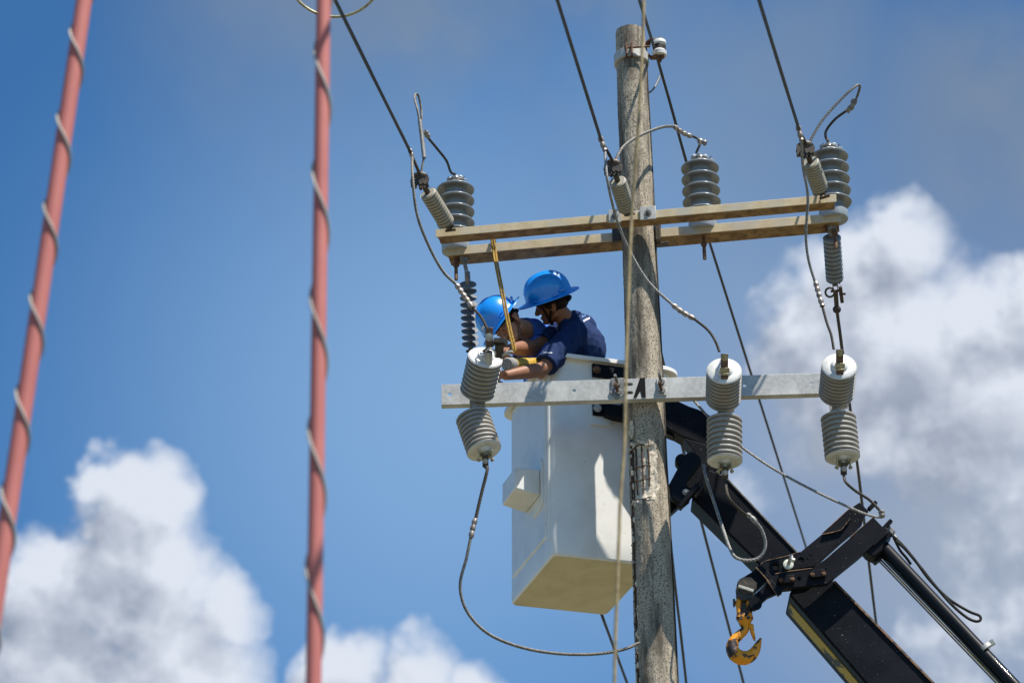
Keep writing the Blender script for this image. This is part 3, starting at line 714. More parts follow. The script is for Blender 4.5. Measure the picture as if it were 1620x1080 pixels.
jumper([('crimp_sleeve', [(1262,198,c3.y-.12),(1268,222,c3.y-.1)], .016, 'sleeve', 0),
        ('strand', [(1268,220,c3.y-.1),(1270,262,14.3),(1278,310,14.4),(1275,370,14.5),(1279,410,14.56),(1290,448,14.6)], .0100, 'alu', 4),
        ('crimp_sleeve', [(1290,446,14.6),(1295,464,14.6),(1301,484,14.6)], .016, 'sleeve', 0),
        ('dark_tail', [(1301,484,14.6),(1308,510,14.58),(1315,530,14.56),(1319,552,14.55)], .0095, 'wire', 4)],
       'jumper wire hanging past the right crossarm ends to the rightmost switch')
# loops rising from the dead ends to the post insulators
tp1 = pins[0].location + V((0,-.02,.53)); tp2 = pins[1].location + V((0,-.02,.53)); tp3 = pins[2].location + V((0,-.02,.53))
jumper([('strand', [c1, P(671,248,c1.y)], .008, 'alud', 3),
        ('punched_connector', [(671,250,c1.y),(668,222,c1.y),(664,190,c1.y)], .013, 'alu', 0),
        ('strand', [(664,192,c1.y),(660,172,c1.y),(656,156,c1.y+.03),(658,149,c1.y+.06),(662,152,c1.y+.08),(666,170,c1.y+.1),(667,190,c1.y+.1)], .0085, 'alud', 4),
        ('crimp_sleeve', [(672,208,c1.y+.1),(678,217,c1.y+.15)], .018, 'steel', 0),
        ('dark_tail', [P(677,218,c1.y+.15), P(692,236,c1.y+.3), P(706,254,c1.y+.42), P(713,272,tp1.y), tp1], .0095, 'wire', 4)],
       'short loop with a punched pale connector standing above the left end insulators')
jumper([('strand', [c2, P(985,234,c2.y+.05), P(1010,216,c2.y+.2), P(1045,202,c2.y+.4), P(1066,200,15.0)], .011, 'alud', 4),
        ('crimp_sleeve', [(1066,200,15.0),(1080,210,15.05),(1094,216,15.1)], .016, 'sleeve', 0),
        ('dark_tail', [P(1092,214,15.1), P(1104,220,15.12), P(1108,226,tp2.y), tp2 + V((-.02,0,0))], .009, 'wire', 3),
        ('crimp_sleeve', [(1104,222,15.1),(1112,225,15.1),(1118,227,15.1)], .019, 'steel', 0)],
       'jumper wire bowed across the pole from the middle line wire to the lone post insulator')
jumper([('strand', [c3 + V((.01,0,0)), P(1300,192,c3.y), P(1330,158,c3.y), P(1352,138,c3.y), P(1360,136,c3.y+.03), P(1357,150,c3.y+.08), P(1351,164,c3.y+.1)], .009, 'alud', 4),
        ('crimp_sleeve', [(1353,156,c3.y+.1),(1348,168,c3.y+.13),(1340,176,c3.y+.16)], .019, 'steel', 0),
        ('dark_tail', [P(1341,174,c3.y+.16), P(1322,188,c3.y+.3), P(1308,205,c3.y+.4), P(1306,216,tp3.y), tp3], .0095, 'wire', 4)],
       'jumper wire looping high above the right end post insulator')
# lower tails
jumper([('dark_tail', [l1, P(771,742,14.6), P(763,775,14.6), P(752,822,14.6)], .0115, 'wire', 4),
        ('crimp_sleeve', [(752,820,14.6),(748,835,14.6),(745,850,14.6)], .016, 'sleeve', 0),
        ('strand', [(745,848,14.6),(738,882,14.6),(728,925,14.6),(738,965,14.62),(770,1000,14.65),(820,1022,14.7),(880,1033,14.75),(940,1034,14.8),(985,1027,14.82),(1012,1016,14.86)], .0105, 'alud', 4)],
       'long drooping wire from the left fuse switch round to the pole')
jumper([('dark_tail', [l2, P(1152,785,14.62), P(1166,802,14.65), P(1182,816,14.7)], .010, 'wire', 4),
        ('crimp_sleeve', [(1181,813,14.7),(1188,817,14.7),(1196,826,14.7)], .015, 'alu', 0),
        ('strand', [(1195,824,14.7),(1206,840,14.72),(1211,862,14.74),(1203,880,14.75),(1185,886,14.75),(1165,882,14.75),(1155,868,14.76),(1145,840,14.8),(1130,795,14.86),(1117,755,14.9),(1113,735,14.95)], .011, 'alu', 4)],
       'bright stranded wire looping in front of the boom below a switch')
jumper([('strand', [(1093,628,14.95),(1115,653,14.9),(1140,680,14.86),(1175,708,14.8),(1225,742,14.72),(1290,777,14.66),(1350,805,14.62),(1380,816,14.6),(1396,818,14.6)], .0088, 'alu', 4),
        ('crimp_sleeve', [(1396,818,14.6),(1394,807,14.6)], .018, 'steel', 0),
        ('dark_tail', [P(1393,808,14.6), P(1375,790,14.6), P(1352,775,14.6), P(1338,762,14.6), l3], .010, 'wire', 4)],
       'stranded wire slanting from the pole to a joint over the boom bracket')
wire('bonding_wire', [(1024,149,15.05),(1033,142,15.05),(1040,130,15.08),(1044,121,15.1)], .0055, 'alud', 'thin short wire joining the neutral wire to the pole side')

# rope, loop, near guy wires
wire('tan_rope', [(1020,-60,9.6),(1017,60,9.6),(1010,200,9.6),(1000,330,9.65),(995,450,9.65),(990,600,9.65),(988,700,9.65),(981,800,9.65),(977,920,9.65),(974,1000,9.65),(972,1085,9.65),(968,1250,9.65)], .0062, 'tan', 'pale tan rope hanging down in front of the concrete pole, slightly out of focus', 'rope', lobes=3, twist=30, amp=.1)
ring = [P(530 + 78*math.cos(2*math.pi*k/48), -50 + 77*math.sin(2*math.pi*k/48), 13.2 + .15*math.sin(2*math.pi*k/48)) for k in range(49)]
wire('wire_ring', ring, .0085, 'brass', 'loop of brownish wire dipping in at the top edge behind the red pipe', 'wire', smooth=0)
GG = 'red sleeved guy wires in the near foreground'
def guy(x0, x1, y1, Yg, pitch, ph, width, lab):
    a, b = P(x0, 0, Yg), P(x1, y1, Yg); d = (b-a).normalized()
    t0 = -1.3; top_ = a + d*t0; lenb = (a.z - .0)/(-d.z); bot_ = a + d*lenb
    t = thing('guy_wire', bot_, lab, 'guy wire', GG); r = S(width, Yg)/2
    MB().cyl(top_, bot_, r, 24).obj('red_sleeve', 'red', t)
    u = (RT - d*RT.dot(d)).normalized(); v_ = d.cross(u)
    if v_.y < 0: v_ = -v_
    pz = S(pitch, Yg)/math.cos(PITCH)*(1); pts = []; s = t0
    rr = r + .004
    while s < 2.9:
        th = 2*math.pi*(s/pz) + ph
        pts.append(a + d*s - u*math.cos(th)*rr - v_*math.sin(th)*rr); s += pz/40
    MB().tube(pts, .0045, 10).obj('spiral_wire', 'guyw', t)
guy(133, -10, 968, 7.6, 150, -2.2, 27, 'leaning red sleeved guy wire with pale spiral wrap at the left edge')
guy(512, 496, 1080, 7.6, 207, -2.7, 24, 'nearly upright red sleeved guy wire with pale spiral wrap')

# yellow rope from the rear arm to the work
rq = armpt(B0, B1, 779, 0)
tp = [rq + ay*.13 + V((0,0,-.04)), rq + ay*.06 + V((0,0,.055)), rq + V((0,-.012,.052)), rq + V((.004,-.02,0)), rq + V((.012,-.02,-.05)), P(787,425,15.02), P(797,475,15.0), P(806,520,14.95), P(813,549,14.9), P(812,556,14.9)]
t = thing('yellow_rope', rq, 'doubled yellow rope hanging from the rear crossarm before the left worker', 'rope')
for s_ in (-1, 1):
    pp = cat([q + CR*s_*.0072 for q in tp], 10); MB().strands(pp, .0072, 3, .05).obj('rope_strand', 'ropey', t, sharp=60)

# ------------------------------------------------------------------ bucket
zb_ = P(870, 877, 15.30).z
Nb, Rb, Fb, Lb = (Pz(x, y, zb_) for x, y in ((870,877),(1031,892),(968,977),(807,958)))
zt_ = zb_ + 1.29
print('BUCKET', Nb, Rb, Fb, Lb, (Rb-Nb).length, (Lb-Nb).length)
ea = ((Rb-Nb)+(Fb-Lb)).normalized(); eb = V((-ea.y, ea.x, 0))
Wa, Wb = (Rb-Nb).length, (Lb-Nb).length
ctr = (Nb+Rb+Fb+Lb)/4
bk = thing('bucket', V((ctr.x, ctr.y, zb_)), 'white fibreglass lift bucket carrying two workers, seen from below behind the pole', 'lift bucket')
Hh = zt_-zb_; TA = .045
def boff(z): return ea*(.095*(z-zb_)/Hh)
def rrect(w_, h_, r, z, n=8):
    o = []
    for cx, cy, a0 in ((w_/2-r, h_/2-r, 0), (-w_/2+r, h_/2-r, 90), (-w_/2+r, -h_/2+r, 180), (w_/2-r, -h_/2+r, 270)):
        for k in range(n+1):
            a = math.radians(a0 + 90*k/n); q = V((cx + r*math.cos(a), cy + r*math.sin(a)))
            o.append(ctr + boff(z) + ea*q.x + eb*q.y + V((0,0,z - ctr.z)))
    return o
def loft(m_, rings, close0=True, close1=False):
    n = len(rings[0]); vs = [p for r in rings for p in r]; fs = []
    for i in range(len(rings)-1):
        for k in range(n): a, b = i*n+k, i*n+(k+1) % n; fs.append((a, b, b+n, a+n))
    if close0: fs.append(tuple(range(n))[::-1])
    if close1: fs.append(tuple((len(rings)-1)*n+k for k in range(n)))
    return m_.add(vs, fs)
def wh(z): f = (z-zb_)/Hh; return Wa + .165*f, Wb + TA*f
rings = []
for dz, ins in ((0,.018),(.003,.010),(.010,.003),(.020,.0)):
    a, b = wh(zb_+dz); rings.append(rrect(a-2*ins, b-2*ins, .034, zb_+dz))
for k in range(1, 14):
    z = zb_ + .022 + (Hh-.022)*k/13; a, b = wh(z); rings.append(rrect(a, b, .04+.05*k/13, z))
a, b = wh(zt_); rings.append(rrect(a-.02, b-.02, .08, zt_))
for k in range(0, 12):
    z = zt_ - .01 - (Hh-.05)*k/11; a, b = wh(z); rings.append(rrect(a-.02, b-.02, .06, z))
m_ = MB(); loft(m_, rings, True, True); body = m_.obj('shell', 'white', bk, sharp=45)
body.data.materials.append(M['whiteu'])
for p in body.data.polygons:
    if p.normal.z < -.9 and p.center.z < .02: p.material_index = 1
a, b = wh(zt_); m_ = MB()
loft(m_, [rrect(a-.024, b-.024, .08, zt_+.010), rrect(a+.065, b+.065, .115, zt_+.012), rrect(a+.085, b+.085, .12, zt_+.004), rrect(a+.085, b+.085, .12, zt_-.018), rrect(a+.072, b+.072, .115, zt_-.020), rrect(a+.004, b+.004, .09, zt_-.008), rrect(a-.024, b-.024, .08, zt_-.006), rrect(a-.024, b-.024, .08, zt_+.010)], False, False)
m_.obj('rim', 'white', bk, sharp=50)
# raised step panel on the left face (plane through N-L): face point from (s along N->L, z)
tn = eb; nrm = -ea
def lf(s, z, o_=0):
    w_, h_ = wh(z); return ctr + boff(z) + V((0,0,z-ctr.z)) - ea*(w_/2 + o_) + eb*(-h_/2 + s)
m_ = MB()
zs_ = [zb_ + .16, zb_+.6, zt_-.03]
for s0, s1, z0, z1, oo in ((.10, Wb-.06, zb_+.15, zt_-.03, .010),):
    m_.add([lf(s0,z0,-.002), lf(s1,z0,-.002), lf(s1,z1,-.002), lf(s0,z1,-.002), lf(s0+.012,z0+.012,oo), lf(s1-.012,z0+.012,oo), lf(s1-.012,z1,oo), lf(s0+.012,z1,oo)],
           [(0,1,2,3),(4,5,6,7),(0,1,5,4),(1,2,6,5),(2,3,7,6),(3,0,4,7)])
m_.obj('side_panel', 'white', bk, bevel=.004)
m_ = MB(); s0 = .055
m_.tube(cat([lf(s0, zt_-.04, .0), lf(s0, zb_+.6, .0), lf(s0, zb_+.12, .0)], 3), .012, 8); m_.obj('corner_rib', 'white', bk)
zq = zb_ + .46
m_ = MB(); sA, sB = .20, .48
def lp(s, z, o_): return lf(s, z, o_)
o1 = .010; o2 = .165
m_.add([lp(sA,zq,o1), lp(sB,zq,o1), lp(sB,zq+.17,o1), lp(sA,zq+.17,o1), lp(sA+.012,zq+.03,o2), lp(sB-.012,zq+.03,o2), lp(sB-.012,zq+.17,o2), lp(sA+.012,zq+.17,o2)],
       [(0,1,2,3),(4,5,6,7),(0,1,5,4),(1,2,6,5),(2,3,7,6),(3,0,4,7)]); m_.obj('step_box', 'white', bk, bevel=.010)
m_ = MB(); m_.tube(cat([lf(.17,zq+.22,.013), lf(.145,zq+.16,.013), lf(.14,zq-.03,.013), lf(.19,zq-.085,.013), lf(.32,zq-.09,.013)], 5), .009, 8); m_.obj('moulded_bead', 'white', bk)

# boom mounting plates on the front-right face
def ff(s, z, o_=0):                       # s along N->R
    w_, h_ = wh(z); return ctr + boff(z) + V((0,0,z-ctr.z)) - eb*(h_/2 + o_) + ea*(-w_/2 + s)
m_ = MB(); m_.box(ff(.30, zt_-.22, .006), (.13, .012, .42), ea, eb, UP); m_.obj('backing_plate', 'white', bk, bevel=.003)

# ------------------------------------------------------------------ boom
YB = 15.24
bm_ = thing('boom', P(1240, 880, YB), 'black articulated lift boom with yellow underside stripe, lower right', 'boom')
def slab(nm, pts, Y, t, m='black', holes=(), bevel=.004, parent=None):
    return MB().plate(px(pts, Y), V((0, t, 0)), holes).obj(nm, m, parent or bm_, bevel=bevel, sharp=30)
for zc, hgt in ((zt_-.075, .085), (zt_-.33, .085)):
    m_ = MB(); m_.box(ff(.385, zc, .022), (.27, .020, hgt), ea, eb, UP); pl = m_.obj('bucket_bracket', 'black', bm_, bevel=.003)
    q = ff(.275, zc, .034); b = MB(); b.lathe(q, -eb, [(0,.026),(.006,.026),(.007,.017),(.018,.017),(.019,.010),(.026,.010)], 12); b.obj('bracket_bolt', 'rust' if zc > zt_-.1 else 'galv', pl, sharp=30)
slab('bracket_arm', [(975,598),(1030,612),(1075,632),(1066,690),(1000,664),(955,655),(958,640),(985,640)], YB+.09, .07)
slab('upper_arm', [(985,622),(1053,631),(1066,631),(1090,642),(1105,647),(1132,661),(1158,684),(1160,706),(1140,712),(1118,704),(1079,690),(1052,675),(985,655)], YB+.05, .13, bevel=.006)
slab('elbow_web', [(1081,692),(1118,703),(1145,706),(1142,748),(1120,748),(1100,770),(1078,778),(1092,738),(1104,720)], YB+.05, .14)
slab('elbow_plate', [(1085,717),(1097,712),(1108,720),(1110,730),(1088,758),(1086,775),(1092,790),(1080,800),(1062,788),(1057,768),(1071,742)], YB-.05, .05, 'blackg', bevel=.008)
slab('elbow_gusset', [(1056,786),(1068,780),(1074,800),(1056,816)], YB+.05, .06)
b = MB(); b.bar(P(1074,804,YB-.05), P(1104,768,YB-.05), .03, .05, BACK); b.obj('clamp_bar', 'blackg', bm_, bevel=.006)
b = MB(); b.bar(P(1098,776,YB-.05), P(1112,782,YB-.05), .016, .03, BACK); b.obj('locking_pin', 'black', bm_, bevel=.003)
boltat(P(1085,778,YB-.05), bm_, .012, .014, 'galv', -BACK)
b = MB(); b.lathe(P(1080,728,YB-.03), -BACK, [(-.05,.045),(0,.045),(.008,.035)], 20); b.obj('pivot_cap', 'blackg', bm_)
slab('inner_boom', [(1094,787),(1112,752),(1122,742),(1147,751),(1275,886),(1300,910),(1225,918),(1195,886)], YB, .20, bevel=.010)
def ln(a, b, k): return (a[0]+(b[0]-a[0])*k, a[1]+(b[1]-a[1])*k)
dlo, dhi = ((1248,940),(1371,1082)), ((1319,916),(1481,1082))
L0, L1e = ln(*dlo, 12), ln(*dhi, 9.6)
slab('outer_boom', [dlo[0], (1262,915), dhi[0], L1e, L0], YB-.03, .30, bevel=.012)
# painted underside stripe
def und(x, y, dy, o_=.0025):              # on the lower left face, pushed out a little
    q = P(x, y, YB-.03); return V((q.x - o_, q.y + dy, q.z - o_))
e0, e1_ = ln(*dlo, .03), ln(*dlo, 6)
m_ = MB(); m_.add([und(*e0,.09), und(*e1_,.09), und(*e1_,.215), und(*e0,.215)], [(0,1,2,3)]); m_.v += [q + V((.006,0,.006)) for q in m_.v[:4]]; m_.f += [(4,5,6,7),(0,1,5,4),(1,2,6,5),(2,3,7,6),(3,0,4,7)]
m_.obj('yellow_stripe', 'yellow', bm_)
# pale worn edges along the upper corners
b = MB(); b.bar(P(1320,919,YB-.036), P(1600,1206,YB-.036), .012, .008, BACK); b.obj('edge_strip', 'blacke', bm_)
b = MB(); b.bar(P(1150,756,YB-.006), P(1266,878,YB-.006), .006, .006, BACK); b.obj('edge_strip', 'steel', bm_)

# knuckle bracket plates (traced, each with its own thickness and holes)
Y1, Y2 = YB-.075, YB-.135
rear = [(1169,921),(1172,915),(1196,900),(1203,893),(1212,887),(1244,880),(1266,873),(1301,844),(1345,804),(1360,794),(1374,808),(1366,818),(1364,828),(1354,838),(1330,858),(1299,886),(1287,895),(1262,899),(1240,904),(1223,909),(1212,919),(1190,940),(1176,938)]
h1 = [circ(1227,896,5.2,Y1), circ(1267.5,885.5,4.6,Y1), circ(1217,898,1.4,Y1,8), circ(1278,884.5,1.4,Y1,8), circ(1282,878.5,1.5,Y1,8), circ(1235,893,1.2,Y1,8)]
kb1 = slab('bracket_plate', rear, Y1, .035, 'black', h1, .003)
slab('raised_web', [(1301,844),(1343,806),(1347,804),(1346,820),(1331,838),(1316,842)], Y1-.012, .012, 'black', (), .002, kb1)
front = [(1212,922),(1226,908),(1245,904),(1285,899),(1306,884),(1345,850),(1382,818),(1399,836),(1398,842),(1394,850),(1356,884),(1321,912),(1309,922),(1300,924),(1244,929),(1228,938),(1214,944),(1204,953),(1195,963),(1188,963),(1184,955),(1186,946),(1196,938)]
h2 = [circ(1195,954,6.2,Y2), circ(1264.7,914.5,3.4,Y2,10), circ(1306,899.5,1.7,Y2,8), circ(1201.5,943.5,1.6,Y2,8)]
kb2 = slab('bracket_plate', front, Y2, .035, 'black', h2, .003)
b = MB(); b.lathe(P(1195,954,Y2-.012), BACK, [(0,.026),(0,.038),(.012,.038),(.012,.026)], 24); b.obj('lug_ring', 'black', kb2)
for (xx, yy) in ((1244.5,916.5), (1294,907.5)):
    d_ = V((11,-1.2)); b = MB(); b.bar(P(xx-12, yy+1, Y2-.014), P(xx+12, yy-1, Y2-.014), .046, .028, BACK); pd = b.obj('bearing_pad', 'black', bm_, bevel=.003)
    for s_ in (-1, 1): b = MB(); b.lathe(P(xx+s_*9, yy-s_*.8, Y2-.026), -BACK, [(0,.014),(.004,.014),(.005,.010),(.014,.010)], 8); b.obj('pad_bolt', 'rust', pd, sharp=30)
b = MB(); b.bar(P(1200,896,Y1-.012), P(1222,918,Y1-.012), .030, .03, BACK); b.obj('tie_block', 'black', bm_, bevel=.003)
b = MB(); b.bar(P(1216,918,Y2-.012), P(1234,940,Y2-.012), .030, .03, BACK); b.obj('tie_block', 'black', bm_, bevel=.003)
for a_, b_ in (((1196,897),(1219,922)), ((1213,917),(1231,943))):
    b = MB(); b.bar(P(*a_, Y2-.03), P(*b_, Y2-.03), .006, .01, BACK); b.obj('edge_strip', 'blacke', bm_)
# edge wear along the plates
for pts, Yp in (([(1203,892),(1212,886.5),(1244,879.5),(1266,872.5)], Y1), ([(1301,843.5),(1343,805)], Y1), ([(1345,820),(1331,838),(1316,842),(1301,845)], Y1-.012), ([(1226,907.5),(1245,903.5),(1285,898.5)], Y2), ([(1345,849.5),(1382,817.5)], Y2)):
    b = MB(); b.tube(px(pts, Yp), .0028, 6); b.obj('chipped_edge', 'blacke', bm_)
# white nylon washer and its stud
b = MB(); q = P(1247,893,Y1); b.lathe(q, -BACK, [(0,.030),(.010,.030),(.012,.026),(.012,.014)], 24); wsh = b.obj('nylon_washer', 'nylon', bm_)
b = MB(); b.cyl(q, q - BACK*.085 + UP*.02 + RT*.012, .010); b.obj('threaded_stud', 'galv', wsh)
b = MB(); b.cyl(P(1253,889,Y1-.09) + UP*.005, P(1255,883,Y1-.105), .012); b.obj('stud_cap', 'nylon', wsh)
for x_, y_ in ((1187,917.5),(1193,923)): boltat(P(x_, y_, Y1), bm_, .010, .016, 'brass', -BACK)
for x0, y0, x1, y1 in ((1374,806,1386,794), (1398,836,1410,823)):
    b = MB(); b.bar(P(x0,y0,Y1-.02), P(x1,y1,Y1-.02), .022, .03, BACK); b.obj('guide_finger', 'black', bm_, bevel=.002)

# lift cylinder and hoses
cyl_a, cyl_b = P(1392,861,YB-.06), P(1612,1094,YB-.06)
cdir = (cyl_b-cyl_a).normalized(); far_ = cyl_a + cdir*6.5
b = MB(); b.lathe(cyl_a, cdir, [(0,.036),(.01,.043),(6.5,.043)], 32); b.obj('cylinder_barrel', 'blackg', bm_)
b = MB(); q = P(1557,1026,YB-.06); b.lathe(q - cdir*.012, cdir, [(0,.044),(0,.050),(.024,.050),(.024,.044)], 32); b.bar(q + CR*.035 + CU*.03, q + CR*.055 + CU*.042, .03, .03, BACK); b.obj('hose_clamp_band', 'galv', bm_)
b = MB(); b.plate(px([(1362,862),(1382,848),(1401,832),(1412,843),(1400,857),(1396,870),(1384,880),(1372,874)], YB-.12), V((0,.11,0))); b.obj('cylinder_head', 'black', bm_, bevel=.006)
b = MB(); b.bar(P(1381,862,YB-.125), P(1403,842,YB-.125), .02, .02, BACK); b.obj('head_bar', 'black', bm_, bevel=.003)
b = MB(); b.bar(P(1403,835,YB-.06), P(1413,845,YB-.06), .03, .05, BACK); b.cyl(P(1409,842,YB-.06), P(1418,851,YB-.06), .012); b.obj('hose_fitting', 'steel', bm_, bevel=.002)
b = MB(); b.bar(P(1376,872,YB-.03), P(1390,888,YB-.03), .05, .06, BACK); b.obj('rod_block', 'black', bm_, bevel=.004)
for k, mm in enumerate(('steel', 'yellow', 'alud')):
    o_ = k*2.6; b = MB(); a_ = P(1388+o_, 884-o_*.9, YB-.02); e_ = P(1578+o_, 1082-o_*.9, YB-.02); b.tube([a_, e_, e_ + (e_-a_)*5], .0052, 8); b.obj('return_line', mm, bm_)
b = MB(); b.tube(cat(px([(1411,846),(1428,862),(1448,886),(1470,916),(1500,946),(1532,966),(1549,973),(1551,980),(1543,982),(1528,975),(1505,955),(1478,924),(1455,895),(1432,868),(1417,855)], YB-.08), 6), .0085, 10); b.obj('hose', 'rubber', bm_)
b = MB(); b.tube(cat(px([(1414,850),(1424,870),(1434,882),(1441,892)], YB-.06), 5), .008, 10); b.obj('hose', 'rubber', bm_)
b = MB(); b.tube(cat(px([(1100,785),(1110,770),(1112,755),(1122,738),(1128,722)], YB-.06), 6), .009, 10); b.obj('hose', 'rubber', bm_)
# slewing pedestal far below the frame, where the boom starts
bb = P(*ln(L0, L1e, .5), YB+.1)
b = MB(); b.lathe((bb.x, bb.y, 0), UP, [(0,.7),(.25,.7),(.3,.45),(max(bb.z, .6),.4)], 32); b.obj('turret', 'black', bm_)

# ------------------------------------------------------------------ crane hook
YH = Y1 - .0
hk = thing('crane_hook', P(1178, 970, YH), 'worn orange crane hook with a safety latch hanging from the boom bracket', 'crane hook')
b = MB(); b.lathe(P(1180,936,YH+.05), -BACK, [(0,.052),(.01,.058),(.09,.058),(.10,.050)], 28); b.obj('sheave', 'darkm', hk)
b = MB(); b.bar(P(1168,927,YH-.055), P(1192,935,YH-.055), .016, .02, BACK); b.obj('retainer_bar', 'galv', hk, bevel=.002)
b = MB(); b.plate(px([(1164,930),(1172,921),(1186,924),(1194,934),(1190,946),(1176,950),(1165,944)], YH-.045), V((0,.03,0))); b.obj('sheave_cheek', 'darkm', hk, bevel=.004)
for s_, x0 in ((-1, 1170), (1, 1185)):
    b = MB(); b.tube(cat(px([(x0,944),(x0-1+s_,956),(x0+s_*1,966),(1178+s_*9,976)], YH-.02), 5), [.016]*6+[.014]*9+[.015], 12); b.obj('shackle_side', 'hook' if s_ < 0 else 'hook', hk)
b = MB(); b.bar(P(1177,944,YH), P(1177,972,YH), .034, .04, BACK); b.obj('swivel_shank', 'darkm', hk, bevel=.004)
b = MB(); b.cyl(P(1162,953,YH), P(1193,956,YH), .012); b.lathe(P(1163,953,YH), V((-1,0,0)), [(0,.024),(.012,.024)], 6); b.obj('shackle_pin', 'darkm', hk)
b = MB(); b.ball(P(1178,977,YH), (.050,.036,.034)); b.lathe(P(1178,981,YH), -UP, [(0,.040),(.03,.030),(.04,.022)], 20); b.obj('swivel_body', 'hook', hk)
b = MB(); b.lathe(P(1172,977,YH-.035), -BACK, [(0,.010),(.01,.010)], 8); b.lathe(P(1184,977,YH-.035), -BACK, [(0,.010),(.01,.010)], 8); b.obj('swivel_bolt', 'darkm', hk)
hp = [(1180,987),(1178,996),(1170,1004),(1162,1012),(1158.5,1022),(1161,1032),(1169,1038.5),(1179,1040),(1189,1035.5),(1196,1026),(1200,1017),(1203.5,1009)]
hr = [.022,.024,.027,.030,.036,.040,.042,.040,.034,.026,.017,.006]
pts = cat(px(hp, YH), 6); rs = []
for i in range(len(pts)): f = i/6; j = min(int(f), len(hr)-2); rs.append(hr[j] + (hr[j+1]-hr[j])*(f-j))
b = MB(); b.tube(pts, rs, 16); ho = b.obj('hook_body', 'hook', hk)
b = MB(); b.tube(px([(1188,989),(1190,998),(1193,1009),(1194,1013)], YH-.01), [.013,.013,.009,.004], 10); b.ball(P(1188,990,YH-.01), .017); b.obj('safety_latch', 'hook', hk)

# ------------------------------------------------------------------ people
def remesh(mb, name, m, parent, vox=.005, smooth=2, disp=None):
    o = mb.obj(name, m, parent)
    r = o.modifiers.new('r', 'REMESH'); r.mode = 'VOXEL'; r.voxel_size = vox
    s = o.modifiers.new('s', 'SMOOTH'); s.factor = .5; s.iterations = smooth
    dg = bpy.context.evaluated_depsgraph_get(); me = bpy.data.meshes.new_from_object(o.evaluated_get(dg))
    o.modifiers.clear(); old = o.data; o.data = me; me.name = name; bpy.data.meshes.remove(old)
    if disp:
        nn = [v.normal.copy() for v in me.vertices]
        for v, n in zip(me.vertices, nn): v.co += n * disp(v.co)
    me.polygons.foreach_set('use_smooth', [True]*len(me.polygons))
    if not me.materials: me.materials.append(M[m])
    return o
def ortho(f, u):
    u = u.normalized(); f = (f - u*f.dot(u)).normalized(); return f, u, u.cross(f)      # forward, up, left
def head(mb, c, f, u, l, k=1.0):
    """head about 0.23 m high added to the body; c is the centre between the ears, f/u/l its axes"""
    A = lambda x, y, z: c + (f*x + l*y + u*z)*k
    E = lambda p, r: mb.ball(p, tuple(q*k for q in r), f, l, u, 20, 14)
    E(A(-.008,0,.045), (.096,.076,.082))       # cranium
    E(A(.028,0,-.01), (.064,.062,.085))        # face mass
    E(A(.045,0,-.075), (.046,.044,.036))       # jaw and chin
    E(A(.078,0,-.093), (.018,.022,.016))       # chin point
    mb.caps(A(-.005,.045,-.06), A(.065,.018,-.092), .022*k, .018*k); mb.caps(A(-.005,-.045,-.06), A(.065,-.018,-.092), .022*k, .018*k)
    mb.caps(A(.085,.028,.026), A(.085,-.028,.026), .013*k, .013*k)   # brow
    mb.caps(A(.090,0,.016), A(.113,0,-.028), .009*k, .014*k)         # nose bridge
    E(A(.104,.012,-.033), (.012,.009,.009)); E(A(.104,-.012,-.033), (.012,.009,.009))
    E(A(.087,0,-.059), (.013,.024,.007)); E(A(.085,0,-.069), (.013,.021,.008))  # lips
    E(A(.066,.036,-.02), (.024,.022,.022)); E(A(.066,-.036,-.02), (.024,.022,.022))  # cheekbones
    for s in (1, -1):
        E(A(-.012,s*.080,-.008), (.020,.008,.032)); E(A(-.006,s*.078,-.033), (.009,.007,.010))
def face_bits(par, c, f, u, l, k=1.0, beard=True):
    A = lambda x, y, z: c + (f*x + l*y + u*z)*k
    for s in (1, -1):
        e = MB().ball(A(.078,s*.030,.004), .0125*k).obj('eye', 'eye', par); MB().ball(A(.0885,s*.030,.002), (.0035*k,.006*k,.006*k), f, l, u).obj('iris', 'iris', e)
        MB().caps(A(.096,s*.014,.026), A(.080,s*.052,.028), .0045*k, .003*k).obj('eyebrow', 'hair', par)
        MB().caps(A(.0875,s*.016,.011), A(.078,s*.046,.008), .0075*k, .007*k).obj('eyelid', par['skin'], par); MB().caps(A(.0855,s*.018,-.009), A(.077,s*.044,-.009), .0055*k, .0055*k).obj('eyelid', par['skin'], par)
    MB().ball(A(.0905,0,-.0640), (.010*k,.022*k,.0045*k), f, l, u).obj('lips', 'lips', par)
    # ear rims
    for s in (1, -1):
        pts = [A(-.014+.017*math.cos(t), s*.086, -.004+.030*math.sin(t)) for t in [x*.45-1.3 for x in range(11)]]
        MB().tube(pts, .0042*k, 8).obj('ear_rim', par['skin'], par)
    h = MB(); h.ball(A(-.018,0,.030), (.098*k,.0805*k,.090*k), f, l, u, 28, 18)
    h.v = [q for q in h.v]
    # hair below the helmet at back and temples: keep a cap above a slanting hairline
    keep = [((q-c).dot(f) < .045*k and (q-c).dot(u) > (-.055 + .45*max(0, (q-c).dot(f)/k + .05))*k) for q in h.v]
    h.f = [fc for fc in h.f if all(keep[i] for i in fc)]
    h.obj('hair', 'hair', par)
    if beard:
        b = MB()
        for s in (1, -1):
            b.caps(A(-.004,s*.049,-.050), A(.058,s*.027,-.098), .0195*k, .0165*k); b.caps(A(.002,s*.059,-.022), A(-.002,s*.051,-.052), .010*k, .0175*k)
        b.caps(A(.058,.026,-.098), A(.058,-.026,-.098), .019*k, .019*k); b.ball(A(.078,0,-.094), (.0195*k,.022*k,.0175*k), f, l, u); b.caps(A(.097,.016,-.0495), A(.097,-.016,-.0495), .0055*k, .0055*k)
        remesh(b, 'beard', 'beard', par, .004, 2)
